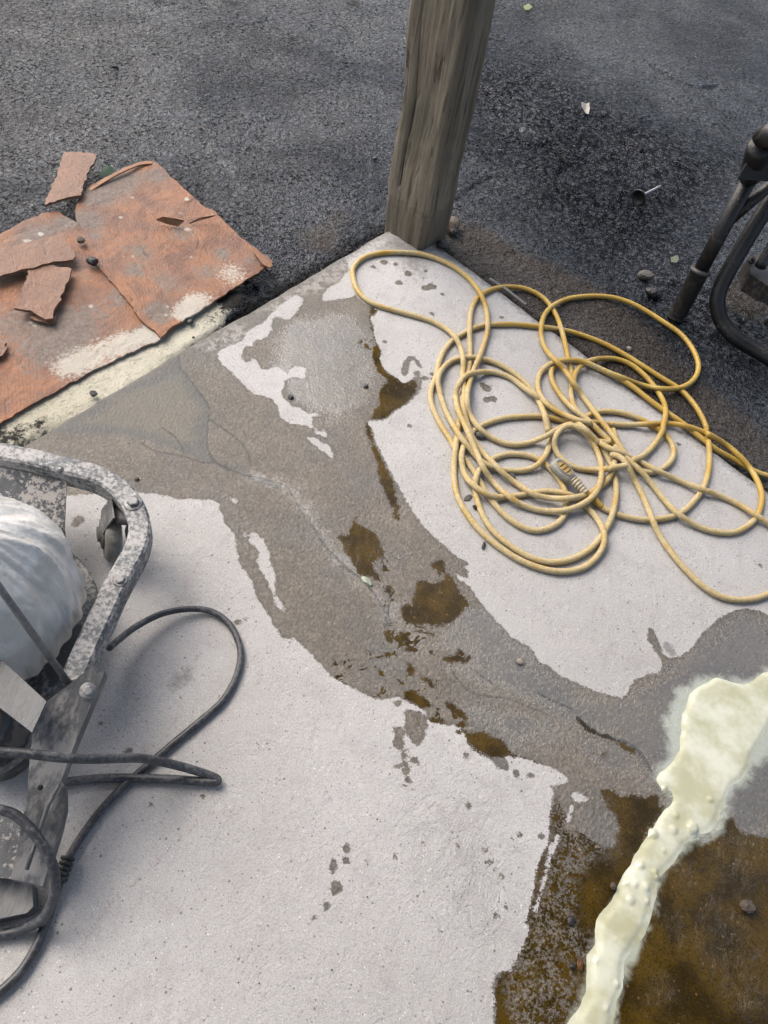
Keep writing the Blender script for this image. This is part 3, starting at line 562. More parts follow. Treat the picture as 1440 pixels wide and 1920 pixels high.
# ---------------------------------------------------------------- stones
stone_mats = {'black': simple('wet_black_stone', (.020, .020, .022), .35, bump=.002, bsc=200), 'brown': simple('brown_stone', (.10, .075, .055), .7, dirt=.8, dcol=(.30, .27, .23), sc=40, bump=.002, bsc=120),
 'pale': simple('pale_stone', (.30, .27, .23), .85, dirt=.7, dcol=(.5, .48, .44), sc=60, bump=.002), 'grey': simple('grey_lump', (.12, .115, .105), .8, bump=.002, bsc=150)}
def rock_vf(c, s, sx=1, sy=1, sz=.7, rot=0, seed=0, sub=2):
    bm = bmesh.new(); bmesh.ops.create_icosphere(bm, subdivisions=sub, radius=1); r = np.random.default_rng(seed)
    pl = r.normal(size=(9, 3)); pl /= np.linalg.norm(pl, axis=1)[:, None]; hh = r.uniform(.62, .95, 9)
    V = np.array([v.co[:] for v in bm.verts])
    for p, h in zip(pl, hh):
        k = V@p; V = V-np.outer(np.clip(k-h, 0, None), p)
    V *= 1+.05*r.normal(size=(len(V), 1)); V *= np.array([sx, sy, sz])*s
    a = math.radians(rot); R = np.array([[math.cos(a), -math.sin(a), 0], [math.sin(a), math.cos(a), 0], [0, 0, 1]]); V = V@R.T
    V[:, 2] -= V[:, 2].min()+s*.08; F = [tuple(v.index for v in f.verts) for f in bm.faces]; bm.free(); return V+np.array(c), F
def stone(x, y, rpx, kind, label, z=0, sx=1, sy=1, sz=.7, rot=0, group=None, name='stone', cat='stone'):
    c = G(x, y, z); s = np.linalg.norm(G(x+rpx, y, z)-c); seed = int(x*7+y); V, F = rock_vf((0, 0, 0), s, sx, sy, sz, rot, seed)
    o = mesh_obj(name, V, F, stone_mats[kind], smooth=False); o.location = c; return tag(o, label, cat, group)
AZ = -.02
stone(830, 464, 11, 'black', 'wet black stone at the foot of the timber post beside the yellow cord', sx=1.2)
stone(846, 432, 17, 'brown', 'brown angular rock chunk wedged behind the right foot of the timber post', AZ, sx=.8, sy=1.3)
stone(153, 455, 9, 'brown', 'round brown and white pebble on the seam of the wet cardboard sheets', .012)
stone(175, 495, 11, 'black', 'black angular stone on the wet cardboard beside the torn brown scraps', .012, sx=1.2)
stone(357, 605, 6.5, 'black', 'black stone on the cream strip near the curled cardboard corner', sy=1.2)
stone(176, 741, 7.5, 'black', 'black stone alone in the middle of the cream cement strip', sx=1.2)
stone(416, 578, 4, 'black', 'small black stone near the dirty upper end of the cream strip')
stone(415, 573, 3, 'black', 'smallest black stone touching the stone at the top of the cream strip')
stone(363, 634, 3, 'black', 'tiny black stone on the lower edge of the cream strip')
stone(545, 747, 6, 'black', 'black stone on the wet grey concrete below the white dry patch')
stone(686, 726, 5, 'black', 'black stone on the damp concrete left of the brown puddle')
stone(703, 300, 5, 'black', 'small round black stone on the asphalt left of the timber post', AZ)
stone(216, 128, 5.5, 'black', 'dark curved chip alone on the upper left asphalt', AZ, sx=1.3, sy=.6)
stone(376, 244, 5, 'brown', 'small brown pebble on the smooth shiny patch of asphalt', AZ)
stone(384, 269, 3.5, 'pale', 'tiny white pebble on the smooth shiny patch of asphalt', AZ)
stone(62, 388, 3.5, 'pale', 'tiny white pebble on asphalt near the torn cardboard piece', AZ)
stone(48, 384, 4, 'black', 'small black pebble on asphalt left of the upper cardboard scrap', AZ)
stone(1205, 523, 13, 'grey', 'pale topped lump of broken asphalt left of the black tube foot', AZ, sx=1.2, sy=.8)
stone(1222, 556, 14, 'black', 'dark lump of asphalt close by the black tube foot', AZ, sx=1.3, sy=.8)
stone(900, 820, 10, 'grey', 'grey grit lump lying inside the coiled yellow cord', 0, sx=1.2, sy=.8)
stone(906, 1024, 6, 'black', 'dark elongated crumb just outside the lowest loop of yellow cord', 0, sx=.6, sy=1.5, rot=-10)
stone(877, 935, 8, 'grey', 'grey flake left of the double loop of yellow cord', 0, sx=.7, sy=1.4, sz=.3, rot=-30)
stone(891, 953, 6, 'black', 'dark crumb between the two lowest loops of yellow cord', 0)
stone(958, 893, 7, 'grey', 'dark grey crumb under the crossing strands near the cord connector', 0, sx=1.4, sy=.7, rot=-30)
stone(974, 1241, 7, 'pale', 'pale chip in the wet band below the dry concrete edge', 0)
stone(257, 900, 5, 'brown', 'small brown and white pebble near the machine frame on damp concrete', 0)
stone(1148, 1662, 7, 'brown', 'round brown pebble in brown water left of the slurry stream', 0)
stone(1397, 1700, 12, 'brown', 'large round brown pebble in brown water at the right edge', 0, sx=1.2, sy=.9)
stone(1072, 1812, 6, 'black', 'black pebble in brown water beside the slurry stream', 0)
stone(1071, 1727, 7, 'black', 'upper black pebble in the brown water left of the slurry', 0, sy=1.3, sz=.4)
stone(1088, 1808, 9, 'brown', 'rust orange flat stone in brown water beside the slurry stream', 0, sx=.8, sy=1.2, sz=.25).data.materials[0] = simple('rusty_stone', (.13, .045, .012), .4)
stone(688, 1092, 11, 'pale', 'milky green pebble lying in the crack of the wet concrete', 0, sx=1.2, sy=.7, rot=-30, sz=.4).data.materials[0] = simple('green_pebble', (.42, .47, .36), .3)
stone(1063, 663, 3, 'pale', 'tiny white crumb on the asphalt edge between yellow loops', AZ)
stone(1178, 656, 5, 'pale', 'small white crumb in the gap along the slab between yellow cords', AZ)
gm = simple('dark_grit', (.035, .033, .03), .6)
def along_gap():
    if RNG.random() < .75: q = uvp(-abs(RNG.normal(0, .022))-.004, RNG.uniform(0, .62))if 0 else uvp(RNG.uniform(0, .62), -abs(RNG.normal(0, .020))-.004)
    else: q = uvp(-abs(RNG.normal(0, .012))-.003, RNG.uniform(0, 1.6))
    return q
grit('gap_grit', 500, along_gap, lambda p: -.032, .002, .007, gm)
def on_floor(): return uvp(RNG.uniform(.03, 1.8), RNG.uniform(.03, 1.8))
grit('floor_grit', 420, on_floor, lambda p: 0, .0007, .0022, simple('floor_crumbs', (.07, .065, .06), .8))
def on_asph():
    while True:
        p = np.array([RNG.uniform(-1.6, 2.4), RNG.uniform(1.1, 4.2), 0]); u = uv_of(p[None, :2])[0]
        if u.min() < -.03: return p
grit('asphalt_grit', 900, on_asph, lambda p: -.020, .0012, .0045, simple('asphalt_crumbs', (.06, .06, .062), .5))
def straw_region(): return G(RNG.uniform(900, 1480), RNG.uniform(-60, 330), -.016)
parts = []
for _ in range(170):
    p = straw_region(); a = RNG.uniform(0, 6.28); L = RNG.uniform(.008, .03); d = np.array([math.cos(a), math.sin(a), 0])*L
    parts.append(tube_vf([p, p+d*.5+np.array([RNG.normal(0, .002), RNG.normal(0, .002), .004]), p+d], .0006, 3))
for _ in range(50):
    p = G(RNG.uniform(0, 700), RNG.uniform(-50, 300), -.018); a = RNG.uniform(0, 6.28); L = RNG.uniform(.006, .02); d = np.array([math.cos(a), math.sin(a), 0])*L
    parts.append(tube_vf([p, p+d*.5+np.array([0, 0, .003]), p+d], .0005, 3))
V, F = join(parts); tag(mesh_obj('straw_bits', V, F, simple('dry_straw', (.30, .28, .24), .8)), kind='stuff')

# ---------------------------------------------------------------- leaves
def leaf_mat(n, c): return simple(n, c, .6, bump=.0008, bsc=200, sc=50)
L1 = sheet('dry_leaf', [(1088, 198), (1103, 196), (1104, 208), (1102, 218), (1094, 212), (1088, 206)], -.012, .0006, leaf_mat('pale_leaf', (.36, .34, .29)), .004, lambda x, y: .004*np.sin(x*160), .0004, base=-.02)
tag(L1, 'pale dry leaf lying flat on the asphalt right of the post', 'leaf')
L2 = sheet('green_leaf', [(192, 332), (200, 320), (214, 321), (219, 328), (208, 336), (196, 340), (186, 338)], -.010, .0008, leaf_mat('dark_green_leaf', (.035, .085, .035)), .004, lambda x, y: .006*np.sin(x*90), .0006, base=-.02)
tag(L2, 'crumpled dark green leaf tucked beside the edge of the wet cardboard', 'leaf')
L3 = sheet('yellow_leaf', [(645, 1), (656, -4), (672, -2), (678, 3), (660, 7), (650, 7)], -.008, .001, leaf_mat('yellow_leaf', (.30, .24, .07)), .006, lambda x, y: .006*np.sin(x*80), .0006, base=-.02)
tag(L3, 'yellowed curled leaf at the top edge of the asphalt left of the post', 'leaf')
L4 = sheet('fallen_leaf', [(980, 16), (990, 12), (997, 18), (990, 24), (982, 24)], -.010, .001, leaf_mat('lime_leaf', (.20, .25, .10)), .006, None, .001, base=-.02)
tag(L4, 'small greenish leaf on the asphalt near the top right of the post', 'leaf')
L5 = sheet('flat_leaf', [(1255, 487), (1268, 483), (1271, 491), (1266, 497), (1256, 496)], -.012, .001, leaf_mat('grey_green_leaf', (.13, .15, .10)), .005, None, .0006, base=-.02)
tag(L5, 'round grey green leaf on the asphalt left of the black tube leg', 'leaf')

# ---------------------------------------------------------------- cardboard
def card_material(name, fresh=0.0):
    m = M(name); dust = m.attr('dust'); pale = m.attr('pale'); dark = m.attr('wetdark')
    n1 = m.noise(12, 5, .65); n2 = m.noise(120, 5, .7); n3 = m.noise(400, 3, .6)
    base = m.mix(m.ss(n1, .35, .62), (.17, .058, .022), (.36, .145, .055)) if not fresh else m.mix(m.ss(n1, .3, .7), (.22, .105, .060), (.31, .165, .100))
    c = m.mix(m.mul(m.ss(n2, .45, .62), .5), base, (.16, .085, .055)); c = m.mix(m.mul(m.ss(n3, .54, .66), .45), c, (.09, .055, .04))
    dm = m.ss(m.add(dust, m.add(m.mul(m.sub(m.noise(130, 8, .85), .5), 2.6), m.mul(m.sub(n1, .5), 1.6))), .36, .70); c = m.mix(m.mul(dm, .8), c, m.mix(m.ss(n2, .4, .6), (.16, .148, .135), (.25, .235, .215)))
    pm = m.ss(m.add(pale, m.mul(m.sub(m.noise(130, 8, .85), .5), 2.6)), .50, .80); c = m.mix(m.mul(pm, .9), c, (.56, .53, .46))
    spl = m.mul(m.ss(m.vor(26), .16, .12), m.ss(m.noise(9, 2), .55, .6)); c = m.mix(m.mul(spl, .8 if not fresh else 0), c, (.50, .48, .44))
    c = m.mix(m.mul(m.ss(dark, .3, .7), .6), c, (.10, .045, .018))
    cre = m.attr('crease'); c = m.mix(m.mul(m.ss(cre, .005, .0), .6), c, (.10, .05, .03))
    m.set('Base Color', c).set('Roughness', m.lerp(m.mx(dm, pm), m.lerp(m.ss(n1, .4, .6), .28, .5), .8)).set('Specular IOR Level', .5)
    flu = m.math('SINE', m.mul(m.add(m.sep(m.co, 0), m.mul(m.sep(m.co, 1), .55)), 780)); b = m.bump(m.mul(flu, m.ss(m.noise(8, 3), .45, .62)), .00035, .4); b = m.bump(m.math('ABSOLUTE', m.sub(m.noise(11, 3, .5, dist=.6), .5)), .025, .6, b); b = m.bump(m.noise(70, 6, .7), .006, .9, b); b = m.bump(n3, .0015, .8, b); m.set('Normal', b); return m.m
cm_old = card_material('soaked_cardboard'); cm_new = card_material('torn_cardboard', 1)
def cattrs(dust=(), pale=(), dark=(), crease=()):
    def mk(L): return lambda v: blobs(v, L) if L else np.zeros(len(v))
    def cr_(v):
        o = np.full(len(v), 1.0)
        for p in crease: o = np.minimum(o, np.abs(sdf(v, GP(p), False)))
        return o
    return dict(dust=mk(dust), pale=mk(pale), wetdark=mk(dark), crease=cr_)
LP = [(-80, 480), (-40, 462), (0, 441), (25, 430), (45, 418), (62, 412), (80, 404), (96, 400), (112, 402), (128, 412), (165, 430), (190, 470), (240, 540), (290, 600), (330, 612), (300, 638), (240, 666), (162, 703), (80, 748), (0, 797), (-60, 830)]
DU = [(20, 600, 50, .5), (150, 640, 60, .5), (230, 560, 30, .6), (90, 680, 50, .5), (20, 520, 40, .5), (70, 440, 45, .9), (30, 480, 40, .8), (130, 420, 30, .9), (150, 500, 35, .6), (120, 610, 60, .35), (60, 640, 80, .4), (200, 600, 60, .3), (150, 560, 50, .35), (260, 640, 25, 1), (285, 620, 22, 1)]
sl_ = sheet('cardboard_sheet', LP, -.006, .004, cm_old, .012, lambda x, y: .006+.005*fbm(x, y, 5, 3, 4), .0015,
 attrs=cattrs(DU, [(170, 672, 55, .8), (240, 645, 45, .9), (120, 695, 45, .6), (290, 630, 25, .9), (50, 455, 7, 1.6), (75, 443, 5, 1.6), (285, 625, 18, .9)], [(20, 720, 40, .4)],
 [[(-10, 640), (40, 680), (62, 735)], [(0, 565), (110, 590), (200, 560)]]))
tag(sl_, 'soaked orange cardboard sheet spread flat at the left edge of the yard', 'cardboard')
RP = [(140, 402), (152, 378), (168, 357), (199, 339), (231, 322), (267, 309), (289, 309), (300, 318), (310, 328), (320, 340), (332, 349), (348, 362), (361, 375), (383, 393), (404, 402), (412, 414), (422, 422), (440, 438), (451, 450), (468, 462), (480, 472), (500, 486), (512, 498), (490, 512), (462, 530),
 (430, 552), (397, 574), (365, 595), (335, 612), (318, 624), (303, 640), (290, 628), (262, 604), (240, 572), (215, 540), (180, 500), (165, 475), (150, 440)]
DR = [(250, 470, 40, .45), (340, 440, 40, .5), (300, 500, 45, .35), (430, 450, 30, .4), (480, 490, 25, .5), (230, 345, 40, .9), (300, 335, 28, .9), (180, 375, 40, .9), (160, 420, 30, .9), (200, 420, 40, .4), (175, 450, 22, .6), (180, 500, 25, .5), (245, 512, 22, .7), (320, 540, 40, .5), (300, 590, 35, .9), (415, 478, 18, .8), (450, 510, 40, .5), (380, 520, 40, .4), (260, 380, 45, .25), (330, 400, 35, .35)]
sr_ = sheet('cardboard_sheet', RP, .000, .005, cm_old, .011, lambda x, y: .006+.006*fbm(x, y, 5, 3, 9), .0015,
 attrs=cattrs(DR, [(370, 570, 38, .9), (345, 595, 30, .9), (430, 505, 40, .45), (440, 530, 40, .5), (352, 437, 6, 1.6), (303, 348, 22, .35), (350, 380, 5, 1.6), (340, 405, 10, .7), (267, 529, 3, 1.5)], [(285, 305, 12, .6)],
 [[(375, 405), (330, 420), (260, 460), (180, 505)], [(255, 445), (290, 520), (310, 575)], [(200, 520), (250, 500), (330, 455)], [(405, 420), (412, 440), (402, 452)], [(440, 455), (480, 500)], [(340, 500), (280, 610)], [(188, 440), (260, 452)]]))
tag(sr_, 'large soaked orange cardboard sheet beside the cream strip, overlapping its neighbour', 'cardboard')
def scrap(px, z, warp, label, dk, cr=(), th=.006):
    o = sheet('cardboard_scrap', px, z, th, cm_new, .010, warp, .0018, attrs=cattrs([], [], dk, cr), smooth=1, base=z); return tag(o, label, 'cardboard scrap')
cx, cy = G(135, 345)[:2]
scrap([(120, 296), (150, 297), (183, 303), (181, 316), (172, 326), (166, 345), (158, 365), (155, 381), (140, 383), (128, 384), (112, 390), (88, 397), (86, 394), (98, 368), (112, 335)], .004, lambda x, y: .008+.008*np.sin((x-cx)*14+1), 'torn cardboard scrap standing apart on the asphalt above the big sheets', [(160, 310, 14, .7), (172, 330, 10, .6), (110, 375, 12, .5)], [[(106, 335), (165, 338)]])
scrap([(-30, 488), (0, 478), (40, 468), (90, 458), (124, 452), (130, 465), (144, 490), (138, 497), (122, 500), (95, 505), (52, 517), (10, 526), (4, 530), (-30, 535)], .012, lambda x, y: .006+.006*np.sin(x*12), 'long torn cardboard scrap running off the left edge, partly under a smaller scrap', [(60, 505, 10, .3)], [[(82, 462), (90, 500)], [(125, 455), (140, 490)]])
scrap([(60, 497), (95, 500), (136, 510), (130, 530), (120, 545), (114, 565), (106, 578), (102, 600), (85, 602), (70, 595), (60, 588), (30, 583), (40, 560), (52, 525)], .019, lambda x, y: .006+.006*np.sin(x*15+y*9), 'square torn cardboard scrap with ragged lower edge, lying on top of the long scrap', [(60, 590, 12, .4)], [[(50, 545), (118, 560)], [(58, 515), (132, 525)]])
scrap([(62, 588), (72, 596), (88, 601), (105, 600), (107, 590), (104, 606), (90, 606), (70, 602), (55, 596)], .012, None, 'thin ragged ply peeling out below the square cardboard scrap', [(80, 600, 20, .8)], th=.003)
scrap([(-30, 640), (0, 642), (10, 650), (14, 662), (8, 672), (-30, 690)], .006, lambda x, y: .006+0*x, 'corner of a torn cardboard scrap at the left frame edge', [(5, 660, 10, .7)])
def flap(px, zs_, label):
    P = np.array([G(p[0], p[1], zz) for p, zz in zip(px, zs_)]); V, F = plate_vf(P, .003)
    o = mesh_obj('cardboard_flap', V, F, simple('flap_card', (.30, .15, .07), .6, dirt=.7, dcol=(.22, .12, .07), sc=50, bump=.002), smooth=False); return tag(o, label, 'cardboard flap')
flap([(293, 411), (305, 406), (325, 409), (345, 413), (334, 423), (312, 418)], [.018, .03, .034, .026, .018, .016], 'narrow torn flap curling up from the middle of the orange sheet')
flap([(398, 400), (404, 403), (392, 407), (372, 412), (355, 418), (374, 408)], [.03, .032, .024, .018, .016, .022], 'thin lifted strip at the right edge of the orange sheet')
flap([(478, 465), (512, 497), (506, 502), (492, 495), (474, 470)], [.014, .016, .02, .02, .018], 'yellowish peeled ply at the pointed right corner of the orange sheet')
edge = catmull([G(168, 357, .010), G(199, 337, .016), G(231, 320, .020), G(262, 308, .016), G(284, 306, .012)], 6)
V, F = sweep_rect(edge, .012, .004, .001); tag(mesh_obj('cardboard_strip', V, F, simple('strip_card', (.36, .17, .08), .6, dirt=.5, dcol=(.2, .12, .08), sc=50, bump=.001), smooth=False), 'curved orange strip of cardboard along the top edge of the large sheet', 'cardboard strip')

# ---------------------------------------------------------------- grey lath along the right edge
P = [G(918, 522, .002), G(950, 543, .0), G(986, 571, -.004)]
V, F = sweep_rect(P, .008, .004, .001); tag(mesh_obj('thin_lath', V, F, simple('grey_lath', (.22, .21, .20), .6, dirt=.6, dcol=(.1, .1, .1)), smooth=False), 'thin grey lath lying in the gap along the right edge of the concrete', 'lath')

# ---------------------------------------------------------------- levelling foot (disc with threaded rod)
black_pl = simple('black_rubber', (.012, .012, .012), .4, bump=.0008); zinc = simple('zinc_steel', (.50, .52, .55), .35, 1, dirt=.4, dcol=(.2, .2, .2), sc=80)
c0 = G(1198, 370, -.004); c1 = G(1238, 350, .000); ax = c1-c0; axn = ax/np.linalg.norm(ax)
lf = thing('levelling_foot', 'black disc levelling foot with a zinc threaded rod, lying on the asphalt', 'levelling foot', tuple(c0))
V, F = lathe_vf(c0, axn, [(.003, .001), (.016, .002), (.021, -.004), (.0245, -.004), (.0250, .000), (.013, .007), (.009, .014)], 24); mesh_obj('disc', V, F, black_pl, lf)
V, F = lathe_vf(c0, axn, [(.0075, .012), (.0085, .013), (.0085, .022), (.0075, .023)], 6); mesh_obj('nut', V, F, zinc, lf, smooth=False)
L = np.linalg.norm(ax); pr = []
for k in range(int((L-.022)/.0012)): zz = .022+k*.0012; pr += [(.0042, zz), (.0050, zz+.0006)]
V, F = lathe_vf(c0, axn, pr, 10); mesh_obj('threaded_rod', V, F, zinc, lf); rebase(lf)

# ---------------------------------------------------------------- black tubular frame with engine
blk = simple('black_paint', (.014, .014, .015), .45, dirt=.55, dcol=(.11, .095, .08), sc=45, lo=.58, hi=.66, bump=.0012, bsc=100)
rub = simple('black_grip', (.016, .016, .016), .6, dirt=.5, dcol=(.07, .065, .06), sc=30, bump=.0015, bsc=60)
fr = thing('engine_frame', 'black tubular steel frame of an engine machine standing on the asphalt at the right edge', 'machine', tuple(G(1275, 600, AZ)))
foot = G(1266, 597, AZ); top = G(1414, 318, .36)
dr = (top-foot); kn = foot+dr*.34
tube('frame_leg', [foot+dr*.3, foot+dr*.6, top], .019, blk, fr, 16)
pr = [(0.0234, 0), (.022, .004), (.022, .010), (0.0234, .013), (0.0234, np.linalg.norm(dr)*.335), (0.0256, np.linalg.norm(dr)*.34), (0.0256, np.linalg.norm(dr)*.36), (.018, np.linalg.norm(dr)*.365)]
V, F = lathe_vf(foot, dr, pr, 20); sl2 = mesh_obj('foot_sleeve', V, F, rub, fr)
V, F = lathe_vf(foot+dr*.335, dr, [(0.0256, 0), (0.0279, .002), (0.0279, .008), (0.0256, .010)], 20); mesh_obj('ring', V, F, simple('dull_ring', (.10, .10, .10), .5, .5), sl2)
hd = G(1432, 262, .46)
V, F = lathe_vf(top-dr*.04, hd-top, [(.024, 0), (.026, .004), (.028, np.linalg.norm(hd-top)), (.024, np.linalg.norm(hd-top)+.006)], 20); mesh_obj('socket', V, F, blk, fr)
tube('top_cap', [hd, G(1440, 252, .475), G(1475, 262, .48)], .027, blk, fr, 16)
pl3 = [G(1420, 275, .44), G(1500, 275, .44), G(1500, 345, .37), G(1383, 336, .37)]
V, F = plate_vf(pl3, 0, (0, .012, 0)); mesh_obj('bracket_plate', V, F, blk, fr, smooth=False)
tube('brace', [G(1355, 425, .22), G(1400, 385, .28), G(1470, 325, .36)], .0145, blk, fr, 12)
tube('bent_tube', catmull([G(1475, 330, .34), G(1430, 400, .26), G(1385, 475, .17), G(1355, 530, .10), G(1345, 565, .06), G(1352, 600, .025), G(1378, 632, .008), G(1415, 655, .0), G(1475, 690, .0)], 6), .020, blk, fr, 16)
tube('rear_tube', catmull([G(1500, 380, .30), G(1450, 460, .2), G(1425, 500, .16)], 6), .0145, blk, fr, 12)
eng = simple('engine_metal', (.05, .045, .042), .5, .3, dirt=.7, dcol=(.12, .10, .085), sc=40, bump=.002)
V, F = join([plate_vf([G(1402, 485, .14), G(1500, 440, .14), G(1520, 560, .14), G(1440, 535, .14), G(1408, 515, .14)], .05), plate_vf([G(1420, 520, .10), G(1500, 520, .10), G(1500, 590, .10), G(1437, 545, .10)], .03)])
mesh_obj('engine_block', V, F, eng, fr, smooth=False)
for x, y, z_ in ((1408, 490, .145), (1437, 606, .02), (1447, 668, .03)):
    V, F = lathe_vf(G(x, y, z_), (0, -.3, 1), [(.010, 0), (.010, .006), (.005, .007), (.005, .014)], 6); mesh_obj('bolt', V, F, eng, fr, smooth=False)
tube('hose', catmull([G(1425, 545, .08), G(1440, 552, .08), G(1470, 540, .08)], 4), .005, simple('red_hose', (.25, .05, .04), .5), fr, 8)
rebase(fr)

